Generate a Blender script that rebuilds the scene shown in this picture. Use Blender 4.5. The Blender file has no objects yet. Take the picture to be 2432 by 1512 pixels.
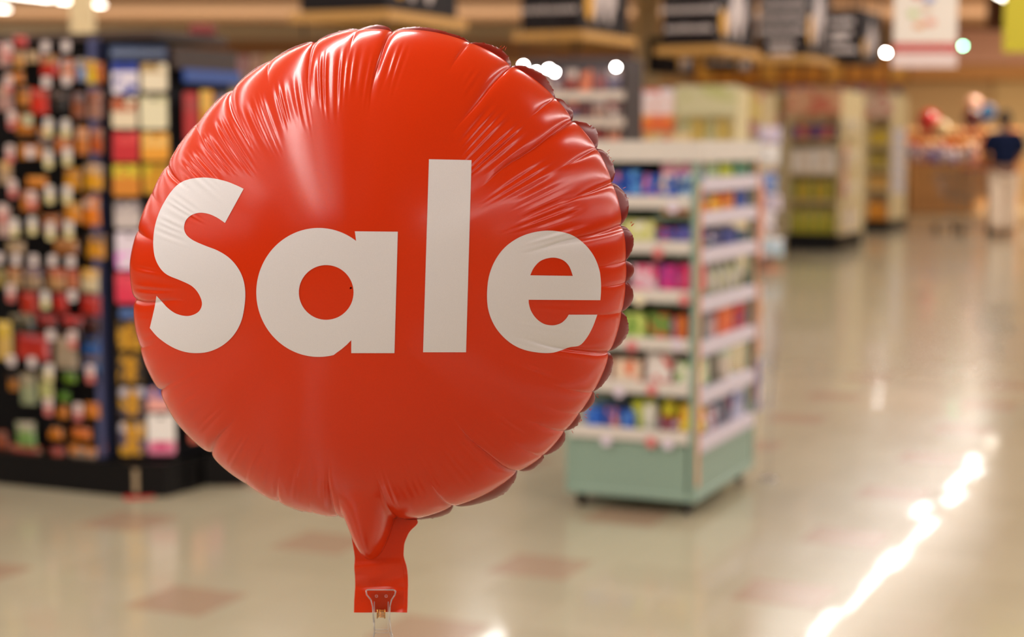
import bpy, bmesh, math, random
import numpy as np
from mathutils import Vector, Matrix
random.seed(7); rng = np.random.default_rng(7)
SC = bpy.context.scene; COL = SC.collection
# ------------------------------------------------------------------ camera, world, lights, exposure
CAMZ, FPX, PITCH = 1.45, 4053.0, math.radians(5.93)
cam_d = bpy.data.cameras.new('camera'); cam = bpy.data.objects.new('camera', cam_d); COL.objects.link(cam)
cam.location = (0, 0, CAMZ); cam.rotation_euler = (math.radians(90) - PITCH, 0, 0)
cam_d.sensor_width = 36; cam_d.lens = 36 * FPX / 2432; cam_d.clip_end = 200; cam_d.clip_start = .05
cam_d.dof.use_dof = True; cam_d.dof.focus_distance = 1.40; cam_d.dof.aperture_fstop = 4.6; cam_d.dof.aperture_blades = 0
SC.camera = cam
SC.view_settings.view_transform = 'Standard'; SC.view_settings.look = 'None'
SC.view_settings.gamma = 1; SC.view_settings.use_curve_mapping = False
SC.view_settings.exposure = -0.64
W = bpy.data.worlds.new('world'); SC.world = W; W.use_nodes = True
W.node_tree.nodes['Background'].inputs[0].default_value = (1, .92, .80, 1)
W.node_tree.nodes['Background'].inputs[1].default_value = .09
GA = math.radians(24)                                   # the shop's grid is turned 24 degrees to the view
U = Vector((math.sin(GA), math.cos(GA), 0)); V = Vector((math.cos(GA), -math.sin(GA), 0)); Z = Vector((0, 0, 1))
H_LAMP, H_CEIL = 3.85, 4.3
ROWS = [(-21.6, 10, 24.3), (-19.3, 10, 20.8), (-16.6, -12, 13), (-10.5, -12, 13.5), (-7.4, -12, 16.3), (-4.3, -6, 29.3), (-2.1, -12, 4), (-1.2, 5, 29.3), (1.4, 2.5, 29.3), (4.4, -12, 29.3), (8.1, 4, 29.3), (11, -12, 20)]
for v, u0, u1 in ROWS:                                   # rows of fluorescent strip lights under the ceiling
    l = bpy.data.lights.new('strip_light_row', 'AREA'); l.shape = 'RECTANGLE'; l.size = u1 - u0; l.size_y = .13
    l.energy = (u1 - u0) * (36 if v in (-2.1, 4.4, 11) else 19); l.color = (1, .975, .95)
    o = bpy.data.objects.new('strip_light_row', l); COL.objects.link(o)
    o.location = U * ((u0 + u1) / 2) + V * v + Z * H_LAMP; o.rotation_euler = (0, 0, math.radians(66))
for v, u0, u1 in ROWS:                                   # the same fixtures also throw some light up on the ceiling
    l = bpy.data.lights.new('strip_light_up', 'AREA'); l.shape = 'RECTANGLE'; l.size = u1 - u0; l.size_y = .13
    l.energy = (u1 - u0) * 5; l.color = (1, .975, .95)
    o = bpy.data.objects.new('strip_light_up', l); COL.objects.link(o)
    o.location = U * ((u0 + u1) / 2) + V * v + Z * (H_LAMP + .14); o.rotation_euler = (math.pi, 0, math.radians(66))
l = bpy.data.lights.new('added_ceiling_fill', 'AREA'); l.shape = 'RECTANGLE'; l.size = 44; l.size_y = .3; l.energy = 700; l.color = (1, .88, .74)  # unseen upward light, added to brighten the far ceiling
o = bpy.data.objects.new('added_ceiling_fill', l); COL.objects.link(o); o.location = (-3, 38.5, 3.0); o.rotation_euler = (math.pi, 0, 0)
for x0, x1, y, z in ((-14, 2.4, 38.0, 3.86), (9.6, 20, 35.6, 4.15)):   # added fill lights, unseen behind the two ceiling beams, brighten the far end
    l = bpy.data.lights.new('added_fill_strip', 'AREA'); l.shape = 'RECTANGLE'; l.size = x1 - x0; l.size_y = .13; l.energy = (x1 - x0) * (55 if x0 < 0 else 170); l.color = (1, .84, .66)
    o = bpy.data.objects.new('added_fill_strip', l); COL.objects.link(o); o.location = ((x0 + x1) / 2, y, z)
# ------------------------------------------------------------------ helpers
def ray(px, py):
    x = (px - 1216) / FPX; y = -(py - 756) / FPX
    return Vector((x, math.cos(PITCH) + y * math.sin(PITCH), -math.sin(PITCH) + y * math.cos(PITCH)))
O0 = Vector((0, 0, CAMZ))
def at(px, py, Y):
    d = ray(px, py); return O0 + d * (Y / d.y)
def fl(px, py, z=0.0):
    d = ray(px, py); return O0 + d * ((z - CAMZ) / d.z)
def onplane(px, py, P, n):
    d = ray(px, py); return O0 + d * ((P - O0).dot(n) / d.dot(n))
def along(px, K, D):                                    # distance along D from K to the column px
    r = (px - 1216) / FPX * 1.0
    # X = r*depth, depth ~ y*cos(p) - (z-CAMZ)*sin(p)
    zc = -(K.z - CAMZ) * math.sin(PITCH); c = math.cos(PITCH)
    return (r * (K.y * c + zc) - K.x) / (D.x - r * D.y * c)
def lin(c): return tuple(((x / 255) / 12.92 if x / 255 < .04045 else ((x / 255 + .055) / 1.055) ** 2.4) for x in c[:3])
_m = {}
def mat(name, rgb, rough=.5, spec=.5, metal=0, noise=.08, nscale=40, coat=0, emit=None, bump=0):
    if name in _m: return _m[name]
    m = bpy.data.materials.new(name); m.use_nodes = True; nt = m.node_tree; b = nt.nodes['Principled BSDF']
    c = lin(rgb); tc = nt.nodes.new('ShaderNodeTexCoord'); n = nt.nodes.new('ShaderNodeTexNoise'); n.inputs['Scale'].default_value = nscale
    nt.links.new(tc.outputs['Object'], n.inputs['Vector'])
    r = nt.nodes.new('ShaderNodeMix'); r.data_type = 'RGBA'
    r.inputs[6].default_value = (*[x * (1 - noise) for x in c], 1); r.inputs[7].default_value = (*[min(1, x * (1 + noise)) for x in c], 1)
    nt.links.new(n.outputs['Fac'], r.inputs[0]); nt.links.new(r.outputs[2], b.inputs['Base Color'])
    b.inputs['Roughness'].default_value = rough; b.inputs['Metallic'].default_value = metal
    b.inputs['Specular IOR Level'].default_value = spec; b.inputs['Coat Weight'].default_value = coat
    if emit:
        b.inputs['Emission Color'].default_value = (*lin(emit[0]), 1); b.inputs['Emission Strength'].default_value = emit[1]
    if bump:
        bp = nt.nodes.new('ShaderNodeBump'); bp.inputs['Strength'].default_value = bump; bp.inputs['Distance'].default_value = .01
        nt.links.new(n.outputs['Fac'], bp.inputs['Height']); nt.links.new(bp.outputs[0], b.inputs['Normal'])
    _m[name] = m; return m
def pmat(c1, c2=None, c3=None, top=.62, seed=0, rough=.35):
    """printed package: a ground colour, a band of second colour above `top`, blotches of a third"""
    c2 = c2 or c1; c3 = c3 or c1
    key = 'print_%s_%s_%s_%s_%s' % (c1, c2, c3, top, seed)
    if key in _m: return _m[key]
    m = bpy.data.materials.new('package_print'); m.use_nodes = True; nt = m.node_tree; b = nt.nodes['Principled BSDF']; L = nt.links.new
    tc = nt.nodes.new('ShaderNodeTexCoord'); sp = nt.nodes.new('ShaderNodeSeparateXYZ'); L(tc.outputs['Generated'], sp.inputs[0])
    gt = nt.nodes.new('ShaderNodeMath'); gt.operation = 'GREATER_THAN' if top > 0 else 'LESS_THAN'; gt.inputs[1].default_value = abs(top); L(sp.outputs['Z'], gt.inputs[0])
    mx = nt.nodes.new('ShaderNodeMix'); mx.data_type = 'RGBA'; mx.inputs[6].default_value = (*lin(c1), 1); mx.inputs[7].default_value = (*lin(c2), 1); L(gt.outputs[0], mx.inputs[0])
    n = nt.nodes.new('ShaderNodeTexNoise'); n.inputs['Scale'].default_value = 2.6; n.inputs['Detail'].default_value = 1
    mp = nt.nodes.new('ShaderNodeMapping'); mp.inputs['Location'].default_value = (seed * 3.7, seed * 1.3, seed * .7); L(tc.outputs['Generated'], mp.inputs[0]); L(mp.outputs[0], n.inputs['Vector'])
    g2 = nt.nodes.new('ShaderNodeMath'); g2.operation = 'GREATER_THAN'; g2.inputs[1].default_value = .56; L(n.outputs['Fac'], g2.inputs[0])
    m2 = nt.nodes.new('ShaderNodeMix'); m2.data_type = 'RGBA'; m2.inputs[7].default_value = (*lin(c3), 1); L(mx.outputs[2], m2.inputs[6]); L(g2.outputs[0], m2.inputs[0])
    L(m2.outputs[2], b.inputs['Base Color']); b.inputs['Roughness'].default_value = rough
    _m[key] = m; return m
def emat(name, rgb, s):
    if name in _m: return _m[name]
    m = bpy.data.materials.new(name); m.use_nodes = True; b = m.node_tree.nodes['Principled BSDF']
    b.inputs['Base Color'].default_value = (*lin(rgb), 1); b.inputs['Emission Color'].default_value = (*lin(rgb), 1); b.inputs['Emission Strength'].default_value = s
    _m[name] = m; return m
class MB:
    def __init__(s): s.v = []; s.f = []
    def add(s, vs, fs):
        k = len(s.v); s.v += [tuple(x) for x in vs]; s.f += [tuple(i + k for i in f) for f in fs]; return s
    def box(s, x0, x1, y0, y1, z0, z1, b=0.0):
        if b <= 0:
            vs = [(x, y, z) for z in (z0, z1) for (x, y) in ((x0, y0), (x1, y0), (x1, y1), (x0, y1))]
            return s.add(vs, [(3, 2, 1, 0), (4, 5, 6, 7), (0, 1, 5, 4), (1, 2, 6, 5), (2, 3, 7, 6), (3, 0, 4, 7)])
        def ring(i, z): return [(x0 + b, y0 + i, z), (x1 - b, y0 + i, z), (x1 - i, y0 + b, z), (x1 - i, y1 - b, z), (x1 - b, y1 - i, z), (x0 + b, y1 - i, z), (x0 + i, y1 - b, z), (x0 + i, y0 + b, z)]
        vs = ring(b, z0) + ring(0, z0 + b) + ring(0, z1 - b) + ring(b, z1)
        fs = [tuple(range(7, -1, -1)), tuple(range(24, 32))]
        for r in range(3):
            for i in range(8): j = (i + 1) % 8; fs.append((r * 8 + i, r * 8 + j, r * 8 + 8 + j, r * 8 + 8 + i))
        return s.add(vs, fs)
    def lathe(s, prof, c=(0, 0, 0), n=14, ax='z'):
        vs = []; fs = []
        for r, h in prof:
            for i in range(n):
                a = 2 * math.pi * i / n; x, y, z = r * math.cos(a), r * math.sin(a), h
                if ax == 'x': x, y, z = z, x, y
                if ax == 'y': x, y, z = x, z, -y
                vs.append((x + c[0], y + c[1], z + c[2]))
        for k in range(len(prof) - 1):
            for i in range(n): j = (i + 1) % n; fs.append((k * n + i, k * n + j, k * n + n + j, k * n + n + i))
        fs.append(tuple(range(n - 1, -1, -1))); fs.append(tuple(range((len(prof) - 1) * n, len(prof) * n)))
        return s.add(vs, fs)
    def rod(s, a, b, r, n=6):
        a = Vector(a); b = Vector(b); d = (b - a); q = d.to_track_quat('Z', 'Y'); vs = []
        for p in (a, b):
            for i in range(n):
                t = 2 * math.pi * i / n; vs.append(p + q @ Vector((r * math.cos(t), r * math.sin(t), 0)))
        fs = [(i, (i + 1) % n, n + (i + 1) % n, n + i) for i in range(n)] + [tuple(range(n - 1, -1, -1)), tuple(range(n, 2 * n))]
        return s.add(vs, fs)
    def ell(s, c, rx, ry, rz, nu=12, nv=8):
        prof = [(max(.02, math.sin(math.pi * k / nv)), -math.cos(math.pi * k / nv)) for k in range(nv + 1)]; k = len(s.v)
        s.lathe(prof, n=nu)
        s.v[k:] = [(x * rx + c[0], y * ry + c[1], z * rz + c[2]) for x, y, z in s.v[k:]]; return s
    def prism(s, pts, y0, y1):                          # outline in xz, extruded along y
        n = len(pts); vs = [(x, y0, z) for x, z in pts] + [(x, y1, z) for x, z in pts]
        return s.add(vs, [tuple(range(n)), tuple(range(2 * n - 1, n - 1, -1))] + [(i, n + i, n + (i + 1) % n, (i + 1) % n) for i in range(n)])
    def build(s, name, m, parent=None, smooth=False, label=None, loc=None, rotz=None):
        me = bpy.data.meshes.new(name); me.from_pydata(s.v, [], s.f); me.update()
        if smooth: me.shade_smooth()
        me.materials.append(m); o = bpy.data.objects.new(name, me); COL.objects.link(o)
        if parent: o.parent = parent
        if label: o['label'] = label
        if loc is not None: o.location = loc
        if rotz is not None: o.rotation_euler = (0, 0, rotz)
        return o
def tag(o, label=None, cat=None, group=None, kind=None):
    if label: o['label'] = label
    if cat: o['category'] = cat
    if group: o['group'] = group
    if kind: o['kind'] = kind
    return o
def empty(name, loc, rz=0.0):
    o = bpy.data.objects.new(name, None); COL.objects.link(o); o.location = loc; o.rotation_euler = (0, 0, rz); o.empty_display_size = .1; return o
def copy_tree(o, parent=None):
    c = o.copy(); COL.objects.link(c); c.parent = parent
    for ch in list(o.children): copy_tree(ch, c)
    return c
def W2(root, p):                                        # local point of a root -> world (before the depsgraph runs)
    return Matrix.Translation(root.location) @ Matrix.Rotation(root.rotation_euler.z, 4, 'Z') @ Vector(p)
ORD = ['top', 'second', 'third', 'fourth', 'fifth', 'sixth', 'seventh', 'eighth', 'ninth', 'tenth', 'eleventh', 'twelfth', 'thirteenth', 'fourteenth']
NTH = ['first', 'second', 'third', 'fourth', 'fifth', 'sixth', 'seventh', 'eighth', 'ninth', 'tenth', 'eleventh', 'twelfth', 'thirteenth', 'fourteenth', 'fifteenth', 'sixteenth', 'seventeenth', 'eighteenth', 'nineteenth', 'twentieth']
_cnt = {}
def nth(label, way='from left'):                       # tells look-alikes of one row apart by their order
    k = _cnt[label] = _cnt.get(label, -1) + 1; return '%s, %s %s' % (label, NTH[k], way)
GZ = -GA
# ------------------------------------------------------------------ the setting
YB = 44.0
def struct(name, mb, m): return tag(mb.build(name, m), kind='structure')
def floor_mat():
    m = bpy.data.materials.new('waxed_vinyl_floor'); m.use_nodes = True; nt = m.node_tree; b = nt.nodes['Principled BSDF']; L = nt.links.new
    tc = nt.nodes.new('ShaderNodeTexCoord'); mp = nt.nodes.new('ShaderNodeMapping'); mp.inputs['Rotation'].default_value = (0, 0, GA); L(tc.outputs['Object'], mp.inputs[0])
    br = nt.nodes.new('ShaderNodeTexBrick'); br.offset = 0; br.inputs['Scale'].default_value = 1; br.inputs['Brick Width'].default_value = .286; br.inputs['Row Height'].default_value = .286
    br.inputs['Mortar Size'].default_value = .0012; br.inputs['Color1'].default_value = (*lin((168, 159, 134)), 1); br.inputs['Color2'].default_value = (*lin((161, 152, 127)), 1); br.inputs['Mortar'].default_value = (*lin((160, 142, 112)), 1)
    L(mp.outputs[0], br.inputs['Vector'])
    n = nt.nodes.new('ShaderNodeTexNoise'); n.inputs['Scale'].default_value = 60; n.inputs['Detail'].default_value = 3; L(mp.outputs[0], n.inputs['Vector'])
    mx = nt.nodes.new('ShaderNodeMix'); mx.data_type = 'RGBA'; mx.blend_type = 'MULTIPLY'; mx.inputs[0].default_value = .12; L(br.outputs['Color'], mx.inputs[6]); L(n.outputs['Color'], mx.inputs[7]); L(mx.outputs[2], b.inputs['Base Color'])
    b.inputs['Roughness'].default_value = .20; b.inputs['Specular IOR Level'].default_value = .35; b.inputs['Coat Weight'].default_value = .25; b.inputs['Coat Roughness'].default_value = .035
    w = nt.nodes.new('ShaderNodeTexNoise'); w.inputs['Scale'].default_value = 1.1; w.inputs['Detail'].default_value = 1; L(mp.outputs[0], w.inputs['Vector'])
    bp = nt.nodes.new('ShaderNodeBump'); bp.inputs['Strength'].default_value = 1; bp.inputs['Distance'].default_value = .0014; L(w.outputs['Fac'], bp.inputs['Height'])
    vm = nt.nodes.new('ShaderNodeVectorMath'); vm.operation = 'SCALE'; vm.inputs[3].default_value = 1 / .286; L(mp.outputs[0], vm.inputs[0])
    vf = nt.nodes.new('ShaderNodeVectorMath'); vf.operation = 'FLOOR'; L(vm.outputs[0], vf.inputs[0])
    wn = nt.nodes.new('ShaderNodeTexWhiteNoise'); L(vf.outputs[0], wn.inputs['Vector'])
    vs_ = nt.nodes.new('ShaderNodeVectorMath'); vs_.operation = 'SUBTRACT'; vs_.inputs[1].default_value = (.5, .5, .5); L(wn.outputs['Color'], vs_.inputs[0])
    vk = nt.nodes.new('ShaderNodeVectorMath'); vk.operation = 'MULTIPLY'; vk.inputs[1].default_value = (.010, .010, 0); L(vs_.outputs[0], vk.inputs[0])
    va = nt.nodes.new('ShaderNodeVectorMath'); va.operation = 'ADD'; L(vk.outputs[0], va.inputs[0]); L(bp.outputs[0], va.inputs[1])
    vn = nt.nodes.new('ShaderNodeVectorMath'); vn.operation = 'NORMALIZE'; L(va.outputs[0], vn.inputs[0]); L(vn.outputs[0], b.inputs['Normal']); L(vn.outputs[0], b.inputs['Coat Normal'])
    return m
FM = floor_mat()
floor = struct('floor', MB().box(-30, 26, -14, YB + .3, -.2, 0), FM)
am = mat('pinkish_floor_tile', (150, 128, 106), rough=.2, noise=.06, nscale=60)
tile_me = None; s = .286
for i in range(-1, 7):
    for j in range(-9, 3):
        c = U * (5.277 + i * 3 * s) + V * (-3.10 + (j + 0) * 3 * s)
        if abs(c.x) > c.y * .34 or c.y < 4.2: continue
        if tile_me is None:
            o = MB().box(-s / 2, s / 2, -s / 2, s / 2, -.001, .0006).build('accent_tile', am, floor); tile_me = o.data
        else:
            o = bpy.data.objects.new('accent_tile', tile_me); COL.objects.link(o); o.parent = floor
        o.location = (c.x, c.y, 0); o.rotation_euler = (0, 0, GZ)
cm = mat('brown_ceiling', (196, 156, 120), rough=.9, noise=.05, nscale=.6)
ceil = struct('ceiling', MB().box(-30, 26, -14, YB + .3, H_CEIL, H_CEIL + .2), cm)
wm = mat('tan_wall', (206, 178, 134), rough=.9, noise=.05, nscale=.4)
struct('wall_back', MB().box(-30, 26, YB, YB + .3, 0, H_CEIL), wm)
struct('wall_left', MB().box(-30.3, -30, -14, YB + .3, 0, H_CEIL), wm)
struct('wall_right', MB().box(26, 26.3, -14, YB + .3, 0, H_CEIL), wm)
struct('wall_front', MB().box(-30, 26, -14.3, -14, 0, H_CEIL), wm)
def wx(px): return (px - 1216) / FPX * YB * 1.0
def wz(py): return CAMZ + (335 - py) / 92.0
struct('trim_1', MB().box(-29, 2.9, 33.9, 34.1, 3.46, 3.76).box(-26, -25.8, 33.95, 34.05, 3.7, H_CEIL).box(-14, -13.9, 33.95, 34.05, 3.7, H_CEIL).box(2.7, 2.8, 33.95, 34.05, 3.7, H_CEIL), mat('cream_soffit', (236, 224, 196), rough=.8))
struct('trim_2', MB().box(wx(2140), 25.9, YB - .6, YB - .02, wz(192), wz(158)), mat('orange_tan_soffit', (214, 164, 106), rough=.8))
struct('trim_3', MB().box(wx(2349), 25.9, YB - .12, YB - .02, 0, wz(192)), mat('pale_wall_panel', (214, 190, 140), rough=.8))
struct('trim_4', MB().box(12.0 * .78, 24, 33.7, 34.1, 3.62, H_CEIL - .005), mat('dark_brown_bulkhead', (92, 54, 32), rough=.7))
struct('trim_5', MB().box(wx(200), wx(1640), YB - .10, YB - .02, wz(150), wz(101)), mat('brown_wall_band', (150, 112, 80), rough=.8))
# columns
struct('column', MB().box(-.08, .08, -.08, .08, 0, H_CEIL).box(-.11, .11, -.11, .11, 0, .15), mat('cream_column', (228, 206, 160), rough=.6)).location = (*at(203, 300, 13.5).xy, 0)
c2 = struct('column', MB().box(-.22, .22, -.22, .22, 0, H_CEIL).box(-.25, .25, -.25, .25, 0, .15), mat('cream_column', ())); c2.location = (*at(1535, 300, 33).xy, 0)
# amber wall cabinets under the ceiling
cab = empty('wall_cabinet', (wx(1640), YB, 0)); tag(cab, 'long amber wooden cabinet run high on the back wall behind the black signs', 'cabinet')
wd = wx(2140) - wx(1640)
MB().box(0, wd, -.5, -.02, wz(205), wz(118)).build('cabinet_body', mat('dark_amber_wood', (150, 92, 24), rough=.5), cab)
n = 10
for i in range(n):
    x0 = wd * i / n + .05; x1 = wd * (i + 1) / n - .05
    MB().box(x0, x1, -.56, -.5, wz(196 - 0 * i), wz(136), .02).build('door', mat('amber_wood' if i % 3 else 'amber_wood_light', (214, 150, 30) if i % 3 else (226, 176, 70), rough=.45, nscale=6, noise=.2), cab)
MB().box(-.05, wd + .05, -.62, -.02, wz(132), wz(122)).build('cornice', mat('amber_wood', ()), cab)
sg = MB().box(0, wx(2440) - wx(2150), -.12, 0, wz(158), wz(78), .01).build('wall_sign', mat('pale_pink_sign', (222, 178, 160), rough=.6), loc=(wx(2150), YB - .66, 0)); tag(sg, 'long pale pink sign board high on the back wall right of the amber cabinets', 'sign')
# strip light fixtures that the photograph shows
def strip(v, u, L, label):
    r = empty('strip_light', U * u + V * v + Z * H_LAMP, math.radians(66)); tag(r, label, 'light', 'strip lights hanging under the ceiling')
    MB().box(-L / 2, L / 2, -.08, .08, .05, .12, .01).rod((-L * .4, 0, .1), (-L * .4, 0, .45), .008).rod((L * .4, 0, .1), (L * .4, 0, .45), .008).build('housing', mat('white_metal', (225, 220, 210), rough=.4), r)
    for k in (-.04, .04): MB().lathe([(.02, -L / 2 + .02), (.022, -L / 2 + .03), (.022, L / 2 - .03), (.02, L / 2 - .02)], (0, k, .02), 10, 'x').build('tube', emat('fluorescent_tube', (255, 246, 232), 14), r)
    return r
strip(-19.3, 24.72, 1.22, 'short white strip light at the end of the left ceiling row')
strip(-19.3, 23.2, 1.4, 'white strip light second from the end of the left row')
strip(-19.3, 21.6, 1.4, 'white strip light third from the end of the left row')
strip(-21.6, 24.9, 1.22, 'white strip light at the far left edge, lower than its neighbours')
strip(-4.3, 29.9, 1.2, 'white strip light at the top right edge above the green banner')
# spots (the small bright discs)
for k, (px, py, Y, lab, col, st) in enumerate([
    (1243, 147, 9.2, 'small bright lamp nearest the red balloon, top left of the cluster', (255, 250, 240), 260), (1274, 162, 9.2, 'small bright lamp low in the cluster beside the red balloon', (255, 250, 240), 260),
    (1303, 155, 9.2, 'small bright lamp third in the cluster of lamps', (255, 250, 240), 260), (1317, 163, 9.2, 'small bright lamp rightmost in the cluster of lamps', (255, 250, 240), 260),
    (1463, 151, 9.2, 'single small bright lamp between balloon and cream column', (255, 250, 240), 300), (2104, 117, 30, 'small bright white lamp left of the white poster', (255, 250, 240), 240),
    (2287, 101, 30, 'small pale green lamp right of the white poster', (150, 255, 200), 60)]):
    p = at(px, py, Y); q = Y / 30; r = empty('pendant_lamp', p); tag(r, lab, 'lamp', 'small pendant lamps far back in the shop')
    MB().lathe([(.05 * q, -.04 * q), (.045 * q, 0), (.012 * q, .03 * q), (.012 * q, .05 * q)], n=12).build('lamp_shade', mat('dark_metal', (40, 34, 30), rough=.5), r)
    MB().rod((0, 0, .04 * q), (0, 0, H_CEIL - p.z), .004 * q).build('cord', mat('dark_metal', ()), r)
    MB().ell((0, -.01 * q, -.055 * q), .03 * q, .03 * q, .03 * q).build('bulb', emat('bulb_%d' % st, col, st), r, smooth=True)
# ------------------------------------------------------------------ the balloon
BD = 1.46; BC = at(905, 648, BD); SPX = BD / FPX
al = math.radians(8); BN = Vector((-math.sin(al) * .999, -math.cos(al) * .999, -.03)).normalized()
E1 = Vector((math.cos(al), -math.sin(al), 0)).normalized(); E2 = E1.cross(BN).normalized()
if E2.z < 0: E2 = -E2
def np3(v): return np.array(v[:])
nO, nC, nN, n1, n2 = map(np3, (O0, BC, BN, E1, E2))
def rays(px, py):
    x = (px - 1216) / FPX; y = -(py - 756) / FPX
    return np.stack([x, math.cos(PITCH) + y * math.sin(PITCH), -math.sin(PITCH) + y * math.cos(PITCH)], -1)
def plane_ab(px, py, off=0.0):                           # where the sight line meets the seam plane (moved off along the normal)
    d = rays(px, py); num = ((nC - nO) @ nN) + off; t = num / (d @ nN); P = nO + d * t[..., None] - nC
    return P @ n1, P @ n2
RS = [(0, 586), (11.3, 588), (21.4, 594), (30, 596), (38.5, 587), (45, 591), (57.7, 586), (68.7, 590), (80, 584), (87, 579), (95, 583), (105.5, 573), (117, 569), (128.6, 561), (140, 561), (152.5, 566), (160, 573), (169.5, 583), (177, 588), (185.6, 584), (193, 590), (200, 593), (207.9, 589), (216, 591), (226.9, 585), (235, 588), (246.6, 593), (254, 590), (261, 586), (273, 583), (280, 585), (287.5, 580), (296, 578), (304.8, 574), (312, 582), (319.5, 578), (331, 581), (341, 578), (351, 583)]
CR = [(-2, .90, .3, 1), (3, .92, .3, 1), (11.3, .62, 1, 1), (21.4, .80, .5, -1), (30, .86, .35, 1), (38.5, .60, 1, 1), (45, .9, .3, 1), (57.7, .66, 1, -1), (68.7, .86, .35, 1), (87, .66, .9, 1), (95, .93, .15, 1), (105.5, .70, .8, -1), (117, .93, .2, 1), (128.6, .66, .85, 1), (140, .93, .2, -1), (152.5, .74, .7, 1), (160, .93, .15, 1), (169.5, .84, .5, 1), (185.6, .66, 1, -1), (197, .92, .2, 1), (207.9, .82, .7, -1), (226.9, .68, .9, -1), (238, .93, .15, 1), (246.6, .80, .6, 1), (255, .93, .15, 1), (260.6, .66, .9, 1), (274.4, .72, .9, -1), (287.5, .80, .7, 1), (304.8, .62, 1, 1), (312, .92, .2, 1), (319.5, .84, .5, -1), (325, .92, .2, 1), (331, .88, .35, 1), (341, .62, 1, -1), (351, .88, .35, 1)]
RIP = [(87, 105.5, .80, .66, .95, 1.72), (105.5, 128.6, .60, .62, .90, 2.0), (128.6, 152.5, .85, .62, .93, 2.0), (152.5, 169, .55, .66, .88, 1.7), (176, 185.6, .8, .70, .97, 2.3), (188, 204, .2, .8, .95, 2.2), (204, 226.9, .42, .66, .95, 2.3), (226.9, 246.6, .42, .66, .97, 2.0), (246.6, 261, .3, .68, .95, 1.8), (274, 287.5, .4, .68, .97, 1.8), (287.5, 304.8, .5, .66, .96, 2.2), (304.8, 319.5, .35, .7, .92, 2.4), (331, 341, .3, .6, .9, 2.2), (11.3, 25, .75, .62, .90, 2.2), (25, 38.5, .70, .60, .88, 2.3), (38.5, 57.7, 1.0, .58, .90, 1.9), (57.7, 66, .5, .8, .95, 1.9), (79, 87, .8, .72, .96, 1.9), (341, 358, .2, .6, .9, 2.4)]
def adist(th, c): return (np.mod(th - c + 180, 360) - 180)
_a = np.array([r[0] for r in RS], float); _r = np.array([r[1] for r in RS], float)
_a3 = np.concatenate([_a - 360, _a, _a + 360]); _r3 = np.concatenate([_r, _r, _r])
_gx = np.arange(-360, 720, .5); _gy = np.interp(_gx, _a3, _r3); _k = np.hanning(11); _k /= _k.sum(); _gy = np.convolve(_gy, _k, 'same')
def neck(th): return np.clip(1 - (adist(th, 268.1) / 5.4) ** 2, 0, 1)
def Rpx(th): return np.interp(np.mod(th, 360), _gx, _gy)
ca = np.array([c[0] for c in CR]); cs = np.array([c[2] for c in CR])
def sst(t, a, b): x = np.clip((t - a) / (b - a), 0, 1); return x * x * (3 - 2 * x)
def lobes(th):                                           # 0 at every crease, 1 midway between two, scaled by their strength
    c = np.concatenate([ca, [ca[0] + 360]]); ss = np.concatenate([cs, [cs[0]]]); t = np.mod(th - c[0], 360) + c[0]
    i = np.clip(np.searchsorted(c, t, side='right') - 1, 0, len(c) - 2); ph = (t - c[i]) / (c[i + 1] - c[i])
    st = ss[i] * (1 - ph) + ss[i + 1] * ph; wdt = np.clip((c[i + 1] - c[i]) / 16, .35, 1.1)
    return np.sin(np.pi * np.clip(ph, 0, 1)) ** .75 * wdt * (.35 + .65 * st)
def shape(th, t, back=False):
    """outline factor and height above the seam plane (metres) at angle th (degrees), relative radius t"""
    R = Rpx(th)
    fac = np.ones_like(t)
    e = sst(t, .80, 1.0)
    fac = fac + e * (lobes(th) * 4.0 / 590 - .003)
    for c, t0, s_, sg in CR:
        d = np.abs(adist(th, c)) * math.pi / 180 * 590
        fac = fac - sst(t, .86, 1.0) * .011 * s_ * np.exp(-d / 7)
    hb = .112 if not back else .10
    h = hb * np.power(np.clip(1 - np.power(t, 2.25), 0, 1), .56)
    fac = fac + .165 * neck(th) ** 1.3 * np.clip((t - .80) / .2, 0, 1) ** 1.5
    px = np.zeros_like(t)
    px += lobes(th) * 4.6 * sst(t, .80, .95) * (1 - .6 * sst(t, .95, 1))
    for c, t0, s_, sg in CR:
        dd = adist(th, c) * math.pi / 180 * 590 * np.clip(t, .3, 1)
        # the crease line wanders a little
        dd = dd + 5 * np.sin(t * 23 + c) * (1 - t) * 2
        env = sst(t, t0, min(.97, t0 + .26)); w = 3.0 + 3.5 * s_ * env
        px -= 8.5 * s_ * env * np.exp(-np.abs(dd) / w)
        px += sg * 3.2 * s_ * env * np.tanh(dd / 1.6) * np.exp(-np.abs(dd) / 22) * (1 - .5 * sst(t, .96, 1))
    if not back:
        for a0, a1, amp, t0, t1, lam in RIP:
            m0 = np.mod(th - a0, 360); wd_ = a1 - a0; ina = (m0 < wd_)
            q = m0 / wd_; tm = t0 + (t1 - t0) * .55
            tw = t0 + .05 * np.sin(q * 9 + a0)
            env = sst(t, tw, tm) * (1 - sst(t, tm + .02, t1)) * np.clip(np.sin(np.pi * np.clip(q, 0, 1)) * 2.2, 0, 1)
            ph = 2 * np.pi * m0 / (lam * 1.12) + 1.1 * np.sin(m0 * .9 + a0) + 2.5 * (t - .8) * np.sin(a0)
            loc = .85 + .3 * np.sin(m0 * 1.37 + a0 * 2.1)
            px += np.where(ina, amp * 1.15 * env * loc * (np.cos(ph)), 0)
    # broad unevenness of the film
    px += 1.6 * np.sin(np.radians(th) * 3 + 1) * sst(t, .2, .8) * (1 - sst(t, .8, 1)) + 1.2 * np.sin(np.radians(th) * 7) * sst(t, .5, .8) * (1 - sst(t, .85, 1))
    px = px * (1 - .55 * sst(t, .985, 1))
    return fac, h + px * SPX
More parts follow.
